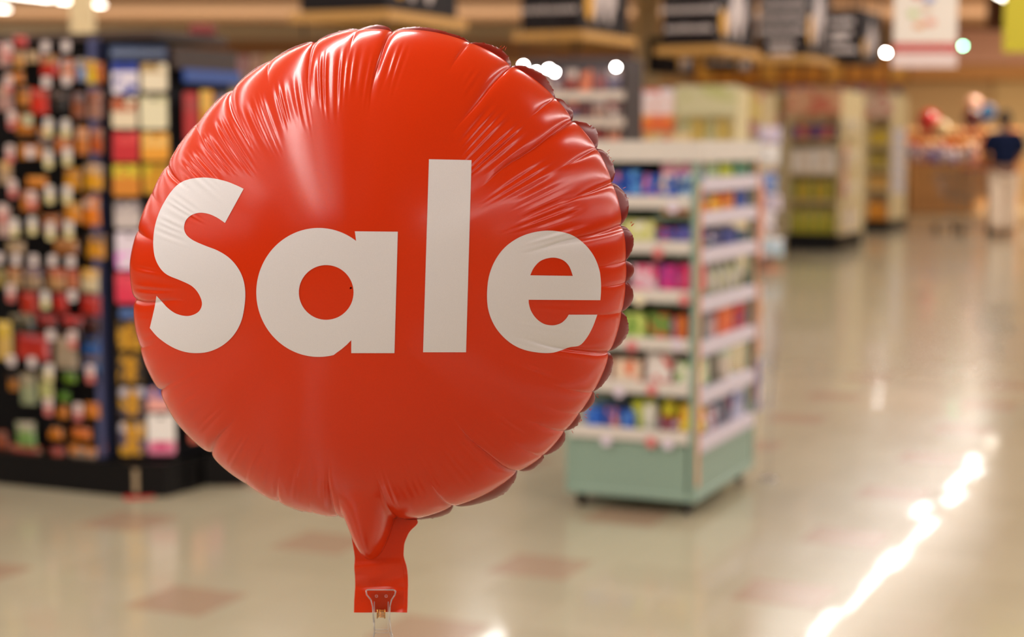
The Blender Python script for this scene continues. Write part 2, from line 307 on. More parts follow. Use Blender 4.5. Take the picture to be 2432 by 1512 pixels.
def surf(th, t, back=False):
    rx = 905 + Rpx(th) * np.cos(np.radians(th)); ry = 648 - Rpx(th) * np.sin(np.radians(th))
    a, b = plane_ab(rx, ry); fac, h = shape(th, t, back); k = t * fac
    if back: h = -h
    return nC + (a * k)[..., None] * n1 + (b * k)[..., None] * n2 + h[..., None] * nN
def grid_mesh(name, P, m, closed=True, parent=None, smooth=True, flip=False):
    nr, nt_ = P.shape[:2]; me = bpy.data.meshes.new(name); v = P.reshape(-1, 3) - (nC if parent else 0)
    i = np.arange(nr - 1)[:, None]; j = np.arange(nt_ if closed else nt_ - 1)[None, :]; j2 = (j + 1) % nt_
    q = np.stack([i * nt_ + j, i * nt_ + j2, (i + 1) * nt_ + j2, (i + 1) * nt_ + j], -1).reshape(-1, 4)
    if flip: q = q[:, ::-1]
    me.vertices.add(len(v)); me.vertices.foreach_set('co', v.astype(np.float32).ravel())
    me.loops.add(q.size); me.loops.foreach_set('vertex_index', q.astype(np.int32).ravel())
    me.polygons.add(len(q)); me.polygons.foreach_set('loop_start', np.arange(0, q.size, 4, dtype=np.int32)); me.update(calc_edges=True); me.validate()
    if smooth: me.shade_smooth()
    me.materials.append(m); o = bpy.data.objects.new(name, me); COL.objects.link(o)
    if parent: o.parent = parent
    return o
def foil(name, rgb, rough=.2, coat=.5, scale=900, bump=.02, base2=None):
    m = bpy.data.materials.new(name); m.use_nodes = True; nt = m.node_tree; b = nt.nodes['Principled BSDF']; L = nt.links.new
    tc = nt.nodes.new('ShaderNodeTexCoord'); n = nt.nodes.new('ShaderNodeTexNoise'); n.inputs['Scale'].default_value = scale; L(tc.outputs['Object'], n.inputs['Vector'])
    c = lin(rgb); mx = nt.nodes.new('ShaderNodeMix'); mx.data_type = 'RGBA'; mx.inputs[6].default_value = (*[x * .94 for x in c], 1); mx.inputs[7].default_value = (*[min(1, x * 1.06) for x in c], 1)
    L(n.outputs['Fac'], mx.inputs[0]); L(mx.outputs[2], b.inputs['Base Color'])
    b.inputs['Roughness'].default_value = rough; b.inputs['Specular IOR Level'].default_value = .36; b.inputs['Coat Weight'].default_value = coat; b.inputs['Coat Roughness'].default_value = .035; b.inputs['Coat IOR'].default_value = 1.5
    bp = nt.nodes.new('ShaderNodeBump'); bp.inputs['Strength'].default_value = bump; bp.inputs['Distance'].default_value = .001; L(n.outputs['Fac'], bp.inputs['Height']); L(bp.outputs[0], b.inputs['Normal'])
    return m
RED = foil('red_foil', (205, 49, 9), .20, .0)
WHT = foil('white_ink_on_foil', (216, 213, 215), .30, .0, 1400, .05)
balloon = empty('foil_balloon', BC); tag(balloon, 'large round red foil balloon printed with the word Sale in white', 'balloon')
NT, NR = 2100, 150
th = np.linspace(0, 360, NT, endpoint=False)
tt = np.concatenate([np.linspace(.004, .55, 14, endpoint=False), np.linspace(.55, .93, 72, endpoint=False), 1 - (1 - np.linspace(0, 1, NR - 86)) ** 1.8 * .07])
T, TH = np.meshgrid(tt, th, indexing='ij')
grid_mesh('front_panel', surf(TH, T), RED, parent=balloon)
thb = np.linspace(0, 360, 1050, endpoint=False); tb = np.concatenate([np.linspace(.01, .8, 16, endpoint=False), 1 - (1 - np.linspace(0, 1, 24)) ** 1.8 * .2]); Tb, THb = np.meshgrid(tb, thb, indexing='ij')
grid_mesh('back_panel', surf(THb, Tb, True), RED, parent=balloon, flip=True)
# welded seam margin, curling backwards between the creases
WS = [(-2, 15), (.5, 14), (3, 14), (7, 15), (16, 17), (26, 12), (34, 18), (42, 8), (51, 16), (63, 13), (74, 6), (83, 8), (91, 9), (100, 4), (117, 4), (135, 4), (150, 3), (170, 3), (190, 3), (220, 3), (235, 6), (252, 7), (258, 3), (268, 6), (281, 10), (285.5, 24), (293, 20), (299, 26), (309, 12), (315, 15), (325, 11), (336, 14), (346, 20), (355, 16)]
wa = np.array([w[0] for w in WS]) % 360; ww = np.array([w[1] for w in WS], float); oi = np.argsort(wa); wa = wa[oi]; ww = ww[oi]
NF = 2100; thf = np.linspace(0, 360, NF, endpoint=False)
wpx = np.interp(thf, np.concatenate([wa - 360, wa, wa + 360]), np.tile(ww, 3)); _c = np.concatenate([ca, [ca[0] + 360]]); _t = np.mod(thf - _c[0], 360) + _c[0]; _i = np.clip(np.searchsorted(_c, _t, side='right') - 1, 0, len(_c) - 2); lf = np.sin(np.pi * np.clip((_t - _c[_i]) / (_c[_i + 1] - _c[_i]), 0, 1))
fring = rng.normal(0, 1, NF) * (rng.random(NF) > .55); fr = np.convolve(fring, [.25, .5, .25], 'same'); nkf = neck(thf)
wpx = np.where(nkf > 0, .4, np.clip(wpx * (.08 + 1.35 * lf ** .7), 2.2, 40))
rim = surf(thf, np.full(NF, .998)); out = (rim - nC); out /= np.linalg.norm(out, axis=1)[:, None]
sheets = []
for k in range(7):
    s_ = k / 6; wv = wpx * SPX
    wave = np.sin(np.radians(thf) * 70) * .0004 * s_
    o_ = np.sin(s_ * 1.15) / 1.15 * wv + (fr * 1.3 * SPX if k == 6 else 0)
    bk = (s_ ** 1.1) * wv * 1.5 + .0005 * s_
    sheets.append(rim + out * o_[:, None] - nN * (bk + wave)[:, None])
grid_mesh('seam_margin', np.stack(sheets), foil('shaded_red_foil', (120, 10, 5), .28, 0), parent=balloon)  # darker than the panels: shade on the margin put into the colour
# a few loose foil threads along the cut edge
mb = MB()
for c, r0 in ((57, 596), (52, 603), (61, 604), (27, 612), (195, 600), (197, 598), (230, 590), (249, 602), (300, 590), (324, 592), (326, 594), (322, 592), (330, 590), (12, 608), (18, 612)):
    for q in range(4):
        a_ = math.radians(c + random.uniform(-1.5, 1.5)); p = Vector(nC) + (E1 * math.cos(a_) + E2 * math.sin(a_)) * (r0 - 3) * SPX - BN * .006
        d = (E1 * math.cos(a_ + random.uniform(-1, 1)) + E2 * math.sin(a_ + random.uniform(-1, 1))) * random.uniform(2, 9) * SPX
        mb.rod(p - BC, p + d - BC, .00018, 4)
tag(mb.build('frayed_threads', RED, balloon), kind='stuff')
# lettering: outlines laid on the film
def cr(pts, n=7):                                        # smooth run through points
    out = []; P = [pts[0]] + pts + [pts[-1]]
    for i in range(1, len(P) - 2):
        p0, p1, p2, p3 = [np.array(q, float) for q in P[i - 1:i + 3]]
        for k in range(n):
            t = k / n; out.append(.5 * ((2 * p1) + (-p0 + p2) * t + (2 * p0 - 5 * p1 + 4 * p2 - p3) * t * t + (-p0 + 3 * p1 - 3 * p2 + p3) * t ** 3))
    return [tuple(q) for q in out]
def arc(cx, cy, rx, ry, a0, a1, n=40): return [(cx + rx * math.cos(math.radians(a0 + (a1 - a0) * i / n)), cy - ry * math.sin(math.radians(a0 + (a1 - a0) * i / n))) for i in range(n + 1)]
S_ = cr([(579, 448), (560, 439), (538, 430.5), (508, 423.5), (478.5, 421.5), (447, 426), (424, 437), (405, 457), (388, 484), (376, 510), (368, 538), (364.5, 566), (365, 592), (370, 616), (382, 638), (399, 653), (430, 666), (456, 679), (472, 697), (480, 719), (475, 736), (462, 746), (443, 750), (419, 744.5), (399, 731), (385, 716), (372, 702)]) + [(372, 702), (367.5, 730)] + \
    cr([(356, 778.5), (376, 801), (406, 822), (437, 834.5), (468.6, 838), (500, 833.5), (531.4, 818), (557, 793), (574, 760), (581.7, 720), (582.5, 688), (577, 660), (564.5, 634.7), (544.6, 612), (518, 595), (485, 582), (458.7, 570), (443, 557), (437.5, 541), (442, 523), (455, 510.5), (474, 505), (495, 507.4), (515, 516), (534.7, 529)]) + [(534.7, 529)]
A_ = [(843, 549), (945, 550), (937, 838), (834.5, 838), (834.5, 807), (824, 818), (811, 829), (799, 837.5)] + [p for p in arc(757, 694, 148, 153, -76, -307, 90)]
A_H = arc(775, 694, 65, 65, 0, 354, 60)
L_ = [(1019, 378), (1120, 380), (1107, 836), (1005, 836)]
E_ = cr([(1426, 712.4), (1427.5, 690), (1427, 665), (1422.8, 637.6), (1409.5, 605.8), (1385.7, 576.7), (1354, 556), (1311.6, 547.6), (1272, 550.5), (1234, 563), (1200.5, 586), (1176.7, 617), (1162, 654), (1157, 695), (1159.5, 732.8), (1171, 766), (1190, 793.7), (1217, 817), (1248, 831), (1284, 837.3), (1313, 837), (1334, 831), (1353, 824), (1376, 820), (1392, 804), (1407, 778), (1418.8, 746.8)]) + \
    cr([(1418.8, 746.8), (1350.8, 746.8)], 1) + cr([(1350.8, 746.8), (1344, 757), (1332, 767), (1314, 772), (1293, 769), (1275, 757), (1262, 739), (1256.5, 722), (1255.6, 711.4)]) + [(1255.6, 711.4)]
E_H = cr([(1259.3, 653.4), (1269, 634), (1286, 618), (1311.6, 611.4), (1335.4, 616.4), (1351.3, 631), (1360.6, 654.8)]) + [(1360.6, 654.8)]
# small corrections: the leg of each closed outline has no repeated first point
def letter(name, outline, hole=None):
    cu = bpy.data.curves.new(name, 'CURVE'); cu.dimensions = '2D'; cu.fill_mode = 'BOTH'
    for pts in [outline] + ([hole] if hole else []):
        cl = [pts[0]]
        for p in pts[1:]:
            if math.dist(p, cl[-1]) > .3: cl.append(p)
        if math.dist(cl[0], cl[-1]) < .3: cl.pop()
        sp = cu.splines.new('POLY'); sp.points.add(len(cl) - 1); sp.use_cyclic_u = True
        for q, p in zip(sp.points, cl): q.co = (p[0] / 1000, -p[1] / 1000, 0, 1)
    tmp = bpy.data.objects.new('tmp', cu); COL.objects.link(tmp)
    me = bpy.data.meshes.new_from_object(tmp.evaluated_get(bpy.context.evaluated_depsgraph_get())); bpy.data.objects.remove(tmp)
    bm = bmesh.new(); bm.from_mesh(me); bmesh.ops.remove_doubles(bm, verts=bm.verts, dist=1e-6)
    xs = [v.co.x for v in bm.verts]; ys = [v.co.y for v in bm.verts]; st = .005
    x = math.floor(min(xs) / st) * st + .0007
    while x < max(xs):
        bmesh.ops.bisect_plane(bm, geom=bm.verts[:] + bm.edges[:] + bm.faces[:], plane_co=(x, 0, 0), plane_no=(1, 0, 0)); x += st
    y = math.floor(min(ys) / st) * st + .0007
    while y < max(ys):
        bmesh.ops.bisect_plane(bm, geom=bm.verts[:] + bm.edges[:] + bm.faces[:], plane_co=(0, y, 0), plane_no=(0, 1, 0)); y += st
    bmesh.ops.dissolve_degenerate(bm, dist=1e-6, edges=bm.edges[:])
    bmesh.ops.triangulate(bm, faces=[f for f in bm.faces if len(f.verts) > 4])
    P = np.array([v.co[:] for v in bm.verts]); px = P[:, 0] * 1000; py = -P[:, 1] * 1000
    off = np.full(len(px), .08)
    for it in range(14):
        a, b = plane_ab(px, py, off)
        # angle and radius on the outline
        d = rays(px, py)
        # pixel of the plane point -> polar about the centre
        Q = nC + a[:, None] * n1 + b[:, None] * n2 - nO
        cz = Q @ np.array([0, math.cos(PITCH), -math.sin(PITCH)]); qx = 1216 + FPX * Q[:, 0] / cz; qy = 756 - FPX * (Q @ np.array([0, math.sin(PITCH), math.cos(PITCH)])) / cz
        thq = np.degrees(np.arctan2(648 - qy, qx - 905)); ra, rb = plane_ab(905 + Rpx(thq) * np.cos(np.radians(thq)), 648 - Rpx(thq) * np.sin(np.radians(thq)))
        tq = np.hypot(a, b) / np.hypot(ra, rb)
        fac, _ = shape(thq, tq); tq = np.clip(tq / fac, 0, .995); fac, h = shape(thq, tq)
        off = off * .5 + h * .5
    P3 = nC + a[:, None] * n1 + b[:, None] * n2 + (off + .00035)[:, None] * nN - nC
    for v, p in zip(bm.verts, P3): v.co = p
    bmesh.ops.recalc_face_normals(bm, faces=bm.faces)
    tot = sum((f.normal * f.calc_area() for f in bm.faces), Vector())
    if tot.dot(BN) < 0: bmesh.ops.reverse_faces(bm, faces=bm.faces)
    m2 = bpy.data.meshes.new(name); bm.to_mesh(m2); bm.free(); m2.shade_smooth(); m2.materials.append(WHT)
    o = bpy.data.objects.new(name, m2); COL.objects.link(o); o.parent = balloon; return o
letter('printed_letter', S_)['label'] = 'white printed capital S'
letter('printed_letter', A_, A_H)['label'] = 'white printed letter a'
letter('printed_letter', L_)['label'] = 'white printed letter l'
letter('printed_letter', E_, E_H)['label'] = 'white printed letter e'
# tail of the balloon
ty = np.linspace(1190, 1452, 120); LX = [(1150, 850), (1200, 832), (1228, 816), (1245, 828), (1262, 833), (1290, 838), (1320, 843), (1370, 843), (1452, 842)]; RX = [(1150, 925), (1200, 945), (1228, 985), (1240, 996), (1250, 985), (1262, 972), (1290, 960), (1320, 958), (1345, 966), (1380, 969), (1452, 968)]
lx = np.interp(ty, *zip(*LX)); rx = np.interp(ty, *zip(*RX)); lx = np.convolve(np.pad(lx, 3, 'edge'), np.ones(7) / 7, 'valid'); rx = np.convolve(np.pad(rx, 3, 'edge'), np.ones(7) / 7, 'valid')
ilx = np.interp(ty, [1150, 1200, 1228, 1260, 1290, 1330], [820, 818, 822, 842, 856, 876]); irx = np.interp(ty, [1150, 1228, 1250, 1290, 1330], [935, 958, 950, 934, 890]); ilx = np.convolve(np.pad(ilx, 8, 'edge'), np.ones(17) / 17, 'valid'); irx = np.convolve(np.pad(irx, 8, 'edge'), np.ones(17) / 17, 'valid')
NXs = 90; q = np.linspace(0, 1, NXs)[None, :]; X = lx[:, None] + (rx - lx)[:, None] * q; Y_ = np.repeat(ty[:, None], NXs, 1)
Y_ = Y_ + 0.0 * X
mid = (ilx + irx) / 2; hw = np.clip((irx - ilx) / 2, 1, 999)
e = np.clip(1 - ((X - mid[:, None]) / hw[:, None]) ** 2, 0, 1) ** .62
dp = np.interp(ty, [1150, 1180, 1200, 1228, 1250, 1275, 1300, 1330, 1331], [120, 134, 129, 102, 78, 51, 27, 0, 0]); dp = dp * 0
H = e * dp[:, None] + (ty[:, None] < 1340) * e * 5 * np.clip(dp[:, None] / 30, 0, 1) * np.sin((X - mid[:, None]) / 9) * .25
low = sst(Y_, 1322, 1345); low2 = sst(Y_, 1392, 1402)
H = H + low * (2.2 * np.sin(Y_ / 13 + 2 * np.sin(X / 37)) + 1.6 * np.sin(X / 19 + Y_ / 17) * np.sin(Y_ / 9)) * .8 + 3 * low2 + 3.5 * np.sin((Y_ - 1290) / 24) * low
H = H + 6 * ((X - lx[:, None]) / (rx - lx)[:, None] > .93) * low * np.sin(Y_ / 20) * .4
aa, bb = plane_ab(X, Y_, 0.0)
front = nC + aa[..., None] * n1 + bb[..., None] * n2 + (H * SPX + .0006)[..., None] * nN
back = nC + aa[..., None] * n1 + bb[..., None] * n2 + (-e * dp[:, None] * .7 * SPX + np.where(low > 0, H * SPX, 0) - .0006)[..., None] * nN
tail_p = np.concatenate([front, back[:, ::-1]], 1)
grid_mesh('tail', tail_p, RED, parent=balloon, flip=True)
# clear clip that grips the tail, on a clear stick down to a weighted base
pc = lambda x, y, h=0.0: Vector(nC + plane_ab(np.array([float(x)]), np.array([float(y)]), h * SPX)[0][0] * n1 + plane_ab(np.array([float(x)]), np.array([float(y)]), h * SPX)[1][0] * n2 + h * SPX * nN)
cp = pc(905, 1520, 10); clip = empty('balloon_clip', (cp.x, cp.y, 0)); tag(clip, 'clear plastic clip and stick holding the tail of the red balloon', 'clip')
gm = bpy.data.materials.new('clear_plastic'); gm.use_nodes = True; b = gm.node_tree.nodes['Principled BSDF']
b.inputs['Transmission Weight'].default_value = 1; b.inputs['Roughness'].default_value = .06; b.inputs['IOR'].default_value = 1.18; b.inputs['Base Color'].default_value = (.96, .96, .96, 1)
ge = bpy.data.materials.new('clear_plastic_edge'); ge.use_nodes = True; b = ge.node_tree.nodes['Principled BSDF']
b.inputs['Transmission Weight'].default_value = .7; b.inputs['Roughness'].default_value = .2; b.inputs['IOR'].default_value = 1.4; b.inputs['Base Color'].default_value = (.92, .90, .88, 1)
def jaw(pts, h0, h1, name):
    n = len(pts); vs = [pc(x, y, h0) - clip.location for x, y in pts] + [pc(x, y, h1) - clip.location for x, y in pts]
    return MB().add(vs, [tuple(range(n - 1, -1, -1)), tuple(range(n, 2 * n))] + [(i, (i + 1) % n, n + (i + 1) % n, n + i) for i in range(n)]).build(name, gm, clip)
out_ = [(869, 1402), (873, 1400), (935, 1400), (940, 1403), (938, 1412), (930, 1424), (926, 1440), (925, 1470), (929, 1500), (938, 1530), (940, 1570), (932, 1590), (890, 1590), (882, 1570), (884, 1530), (889, 1500), (887, 1470), (885, 1440), (881, 1424), (871, 1412)]
jaw(out_, 12, 16, 'jaw'); jaw([(x, y + (8 if y < 1500 else 0)) for x, y in out_], -16, -12, 'jaw')
def tubepath(pts, r, name, m, closed=False):
    mb = MB(); Q = [pc(*p) - clip.location for p in pts]
    if closed: Q.append(Q[0])
    for a_, b_ in zip(Q, Q[1:]):
        if (b_ - a_).length > 1e-6: mb.rod(a_, b_, r, 6)
    return mb.build(name, m, clip, smooth=True)
tubepath([(x, y, 16) for x, y in out_], .0006, 'jaw_edge', ge, True)
tubepath([(889, 1428, 16), (890, 1500, 17), (892, 1502, 17), (921, 1502, 17), (922, 1500, 17), (922, 1428, 16)], .0003, 'stiffening_rib', ge)
tubepath([(889, 1494, 16), (922, 1494, 16)], .0003, 'stiffening_rib', ge)
for x in (894, 917): tubepath([(x + 3 * math.cos(i), 1415 + 3 * math.sin(i), 16.5) for i in [k * math.pi / 4 for k in range(9)]], .00018, 'moulded_dot', ge)
tubepath([(889, 1500, 16), (880, 1540, 20), (884, 1575, 22)], .0004, 'jaw_edge', ge); tubepath([(925, 1500, 16), (938, 1540, 20), (934, 1575, 22)], .0004, 'jaw_edge', ge)
brass = mat('brass_spring', (206, 150, 84), rough=.25, metal=1)
mb = MB()
for k in range(6):
    y = 1448 + k * 3.2; mb.rod(pc(896, y, 18) - clip.location, pc(914, y + (.8), 18) - clip.location, .00045, 6)
mb.rod(pc(896, 1446, 18) - clip.location, pc(896, 1468, 18) - clip.location, .0005).rod(pc(914, 1446, 18) - clip.location, pc(914, 1468, 18) - clip.location, .0005).build('spring', brass, clip, smooth=True)
zt = pc(910, 1585, 0).z
MB().rod((0, 0, .03), (0, .0, zt), .005, 12).build('stick', gm, clip, smooth=True)
MB().lathe([(.13, 0), (.13, .02), (.11, .03), (.02, .045), (.012, .09)], n=28).build('weighted_base', mat('dark_metal', ()), clip, smooth=True)
# ------------------------------------------------------------------ products
def carton(c1, c2, c3, w, d, h, top=.62, seed=0):
    return MB().box(-w / 2, w / 2, 0, d, 0, h, min(w, d, h) * .03), pmat(c1, c2, c3, top, seed)
def put(mb, m, name, root, p, label, cat, group, rz=None, smooth=False):
    o = mb.build(name, m, smooth=smooth); o.location = W2(root, p); o.rotation_euler = (0, 0, root.rotation_euler.z if rz is None else rz); return tag(o, label, cat, group)
def pouch(w, h, d=.03):
    """a sealed bag with crimped ends and a hang hole tab"""
    nx, nz = 7, 8; vs = []; fs = []
    for s_ in (-1, 1):
        for k in range(nz + 1):
            for i in range(nx + 1):
                a = i / nx * 2 - 1; b = k / nz * 2 - 1
                y = s_ * d / 2 * max(0, 1 - a ** 4) ** .6 * max(0.05, 1 - abs(b) ** 5) ** .6
                vs.append((a * w / 2 * (1 - .06 * (1 - b * b)), y, (b + 1) / 2 * h))
    g = (nx + 1) * (nz + 1)
    for s_ in (0, 1):
        for k in range(nz):
            for i in range(nx):
                q = s_ * g + k * (nx + 1) + i; f = (q, q + 1, q + nx + 2, q + nx + 1); fs.append(f if s_ == 0 else f[::-1])
    for k in range(nz):
        for i in (0, nx): q = k * (nx + 1) + i; fs.append((q, q + nx + 1, g + q + nx + 1, g + q))
    for i in range(nx):
        for k in (0, nz): q = k * (nx + 1) + i; fs.append((q, q + 1, g + q + 1, g + q))
    return MB().add(vs, fs)
def hangcard(w, h):
    r = w * .12; pts = []
    for cx, cz, a0 in ((w / 2 - r, r, -90), (w / 2 - r, h - r, 0), (-w / 2 + r, h - r, 90), (-w / 2 + r, r, 180)):
        for k in range(4): a = math.radians(a0 + 30 * k); pts.append((cx + r * math.cos(a), cz + r * math.sin(a)))
    return MB().prism(pts, -.002, .002)
def bottle(w, h, cap=.15):
    r = w / 2; return MB().lathe([(r * .9, 0), (r, .02 * h), (r, .66 * h), (r * .85, .76 * h), (r * .42, .84 * h), (r * .40, .88 * h)], n=14), MB().lathe([(r * .48, .87 * h), (r * .5, .88 * h), (r * .5, .99 * h), (r * .44, h)], n=12)
BLK = mat('black_laminate', (8, 6, 7), rough=.45, spec=.2); BLK2 = mat('black_pegboard', (8, 6, 6), rough=.8, spec=.15)
# --- left rack
P0 = fl(300, 1180); P0 = P0 + V * -.0; rack = empty('candy_rack', P0, GZ)
tag(rack, 'tall black pegboard rack hung with snack bags, left of the red balloon', 'rack')
face = P0 + U * .05                                      # pegboard front plane passes here
HT = 1.86; WL = 1.9
xp = along(250, P0 + U * .09, V)                         # post position along the front
MB().prism([(-WL, 0), (0, 0), (0, .15), (-WL, .15)], 0, .0).v
chx = .15; pts = [(-WL, 0), (0.02, 0), (.02 + .13, .07), (.17, .62), (-WL, .62)]
vs = [(x, y, z) for z in (0, .14) for x, y in pts]; n = len(pts)
MB().add(vs, [tuple(range(n - 1, -1, -1)), tuple(range(n, 2 * n))] + [(i, (i + 1) % n, n + (i + 1) % n, n + i) for i in range(n)]).build('plinth', BLK, rack)
MB().box(-WL, xp, .12, .60, .14, HT).build('pegboard', BLK2, rack)
MB().box(-WL, .12, .10, .62, HT, HT + .03).build('top_cap', mat('dark_brown_cap', (58, 42, 36), rough=.5), rack)
MB().box(xp - .008, xp + .022, .055, .12, .14, HT, .004).build('corner_post', mat('blue_grey_post', (84, 90, 132), rough=.3, metal=.3), rack)
mb = MB()
for k in range(24):
    for j in range(12):
        x = xp - .06 - j * .085; z = .25 + k * .068
        if (k + j) % 3 == 0: mb.rod((x, .12, z), (x, .03, z), .002, 4)
tag(mb.build('peg_hooks', mat('chrome', (200, 200, 200), rough=.2, metal=1), rack), kind='stuff')
# second face with gift cards: square to the view; third face recedes
A1 = W2(rack, (xp + .03, .06, 0)); A1 = at(264, 300, A1.y); A1.z = 0
wA = (at(400, 300, A1.y) - at(264, 300, A1.y)).length; cr_ = empty('gift_card_rack', A1)
tag(cr_, 'narrow dark rack of two columns of gift cards beside the blue grey post', 'rack')
MB().box(0, wA, .02, .30, .14, HT - .03).build('back_board', mat('dark_navy_board', (14, 12, 20), rough=.7, spec=.2), cr_)
MB().box(.02, .5, .12, .42, 0, .14).build('foot', BLK, cr_)
z_of = lambda py, Yd: at(264, py, Yd).z
MB().box(0, wA, -.005, .02, z_of(142, A1.y), z_of(108, A1.y)).build('header_sign', mat('blue_header', (48, 66, 104), rough=.4), cr_)
mb = MB()
for k in range(15): x = .012 + k * .0145; mb.rod((x, -.007, z_of(131, A1.y)), (x + .006, -.007, z_of(119, A1.y)), .0022, 4).rod((x + .006, -.007, z_of(119, A1.y)), (x + .010, -.007, z_of(131, A1.y)), .0022, 4)
tag(mb.build('header_lettering', mat('pale_blue_ink', (150, 160, 180), rough=.6), cr_), kind='stuff')
for x in (.003, wA / 2, wA - .003): MB().box(x - .003, x + .003, -.008, .02, .14, z_of(142, A1.y)).build('divider', mat('dark_metal', ()), cr_)
MB().box(.02, .20, -.006, .02, .98, 1.02).build('header_strip', mat('blue_header', ()), cr_) if False else None
cards = [(266, 146, 328, 224, (30, 60, 160), (216, 208, 220), 'blue and white', -.72), (335, 148, 398, 216, (226, 214, 186), (180, 150, 100), 'cream and tan', .66),
    (266, 230, 326, 304, (222, 206, 176), (176, 84, 44), 'rust and cream', .55), (332, 226, 398, 306, (222, 214, 180), (206, 200, 160), 'pale cream', .8),
    (268, 310, 330, 384, (190, 36, 44), (214, 70, 70), 'red', .6), (336, 312, 402, 382, (226, 156, 48), (232, 190, 110), 'orange yellow', .5),
    (268, 388, 332, 466, (206, 130, 40), (206, 186, 50), 'yellow with dark drawing', .6), (340, 388, 400, 460, (214, 150, 40), (206, 180, 40), 'golden yellow', .6),
    (272, 476, 334, 542, (196, 184, 180), (150, 140, 142), 'pale grey', .6), (275, 548, 340, 640, (222, 210, 222), (230, 140, 220), 'white with a pink patch', -.45),
    (275, 645, 335, 720, (214, 50, 80), (222, 70, 90), 'rose red', .5), (283, 732, 330, 756, (60, 90, 150), (90, 120, 170), 'small blue', .5),
    (280, 762, 338, 830, (46, 38, 34), (60, 50, 40), 'black card with gold circles', .8), (281, 838, 340, 910, (50, 42, 38), (60, 50, 40), 'lower black card with gold circles', .8),
    (284, 918, 346, 992, (70, 60, 70), (186, 180, 190), 'white topped card with gold circles', .72), (285, 1000, 346, 1080, (80, 72, 96), (186, 180, 190), 'lowest card with gold circles', .72),
    (350, 918, 405, 976, (226, 160, 150), (50, 80, 160), 'blue topped', .55), (350, 980, 416, 1078, (232, 226, 220), (226, 130, 160), 'white with a magenta bar', -.32)]
for i, (x0, y0, x1, y1, a_, b_, nm, top) in enumerate(cards):
    p0 = at(x0, y1, A1.y - .03); p1 = at(x1, y0, A1.y - .03); w = p1.x - p0.x; h = p1.z - p0.z
    o = hangcard(w * .96, h * .97).build('gift_card', pmat(a_, b_, (198, 148, 40) if 'gold' in nm else None, top, i)); o.location = ((p0.x + p1.x) / 2, A1.y - .03 + random.uniform(-.004, .004), p0.z)
    col = 'left' if x0 < 300 else 'right'; tag(o, '%s %scard in the %s column of the narrow card rack' % (nm, '' if 'card' in nm else 'gift ', col), 'gift card', 'gift cards on the narrow rack')
    MB().box(-w * .12, w * .12, -.004, -.0022, h * .86, h * .91).build('hang_slot', mat('dark_navy_board', ()), o)
    if 'magenta' in nm: MB().box(-w * .22, w * .22, -.004, -.0022, h * .14, h * .30).build('printed_bar', mat('magenta_ink', (208, 40, 110), rough=.4), o)
    if 'gold' in nm:
        for zc in (.28, .66): MB().lathe([(h * .19, -.001), (h * .19, .001)], (0, -.0032, h * zc), 16, 'y').build('printed_disc', mat('gold_ink', (206, 150, 36), rough=.3, metal=.3), o)
# third face
A2 = at(404, 300, A1.y + .02); A2.z = 0
L2 = along(566, A2, U); sr = empty('side_card_rack', A2, math.radians(66)); tag(sr, 'black side rack of cards running back behind the red balloon', 'rack')
# local x runs along U, local y to the left, so the outward face is y=0 looking right
MB().box(0, L2, .01, .25, .14, 1.82).build('back_board', mat('dark_navy_board', ()), sr)
MB().box(0, L2 + .05, -.05, .25, 0, .14).build('plinth', BLK, sr)
MB().box(-.0, L2, -.03, .02, 1.745, 1.83).build('valance', mat('dark_brown_cap', ()), sr)
MB().box(.05, L2, -.045, -.03, 1.69, 1.745).build('header_sign', mat('bright_blue_header', (50, 84, 160), rough=.4), sr)
side = [(0.02, 1.45, .10, .20, (186, 40, 44), (170, 60, 60), 'red'), (.14, 1.46, .09, .2, (230, 160, 50), (236, 190, 90), 'amber'), (.25, 1.44, .09, .21, (150, 140, 150), (110, 100, 120), 'grey'), (.37, 1.46, .09, .2, (230, 190, 90), (236, 210, 130), 'straw'),
    (.02, 1.22, .10, .2, (200, 110, 120), (170, 50, 60), 'dusky pink'), (.14, 1.22, .09, .2, (220, 150, 50), (90, 60, 50), 'brown amber'), (.25, 1.22, .09, .2, (190, 180, 170), (70, 60, 90), 'pale'), (.02, .99, .10, .2, (190, 50, 50), (200, 60, 60), 'crimson'), (.14, .99, .09, .2, (90, 90, 160), (210, 200, 200), 'violet'),
    (.02, .20, .10, .16, (226, 110, 90), (226, 170, 60), 'coral'), (.14, .20, .1, .16, (214, 70, 110), (60, 60, 120), 'magenta')]
for i, (x, z, w, h, a_, b_, nm) in enumerate(side):
    o = put(hangcard(w, h), pmat(a_, b_, None, .6, i), 'gift_card', sr, (x + w / 2, -.055, z), '%s card on the black side rack next to the red balloon' % nm, 'gift card', 'gift cards on the side rack')
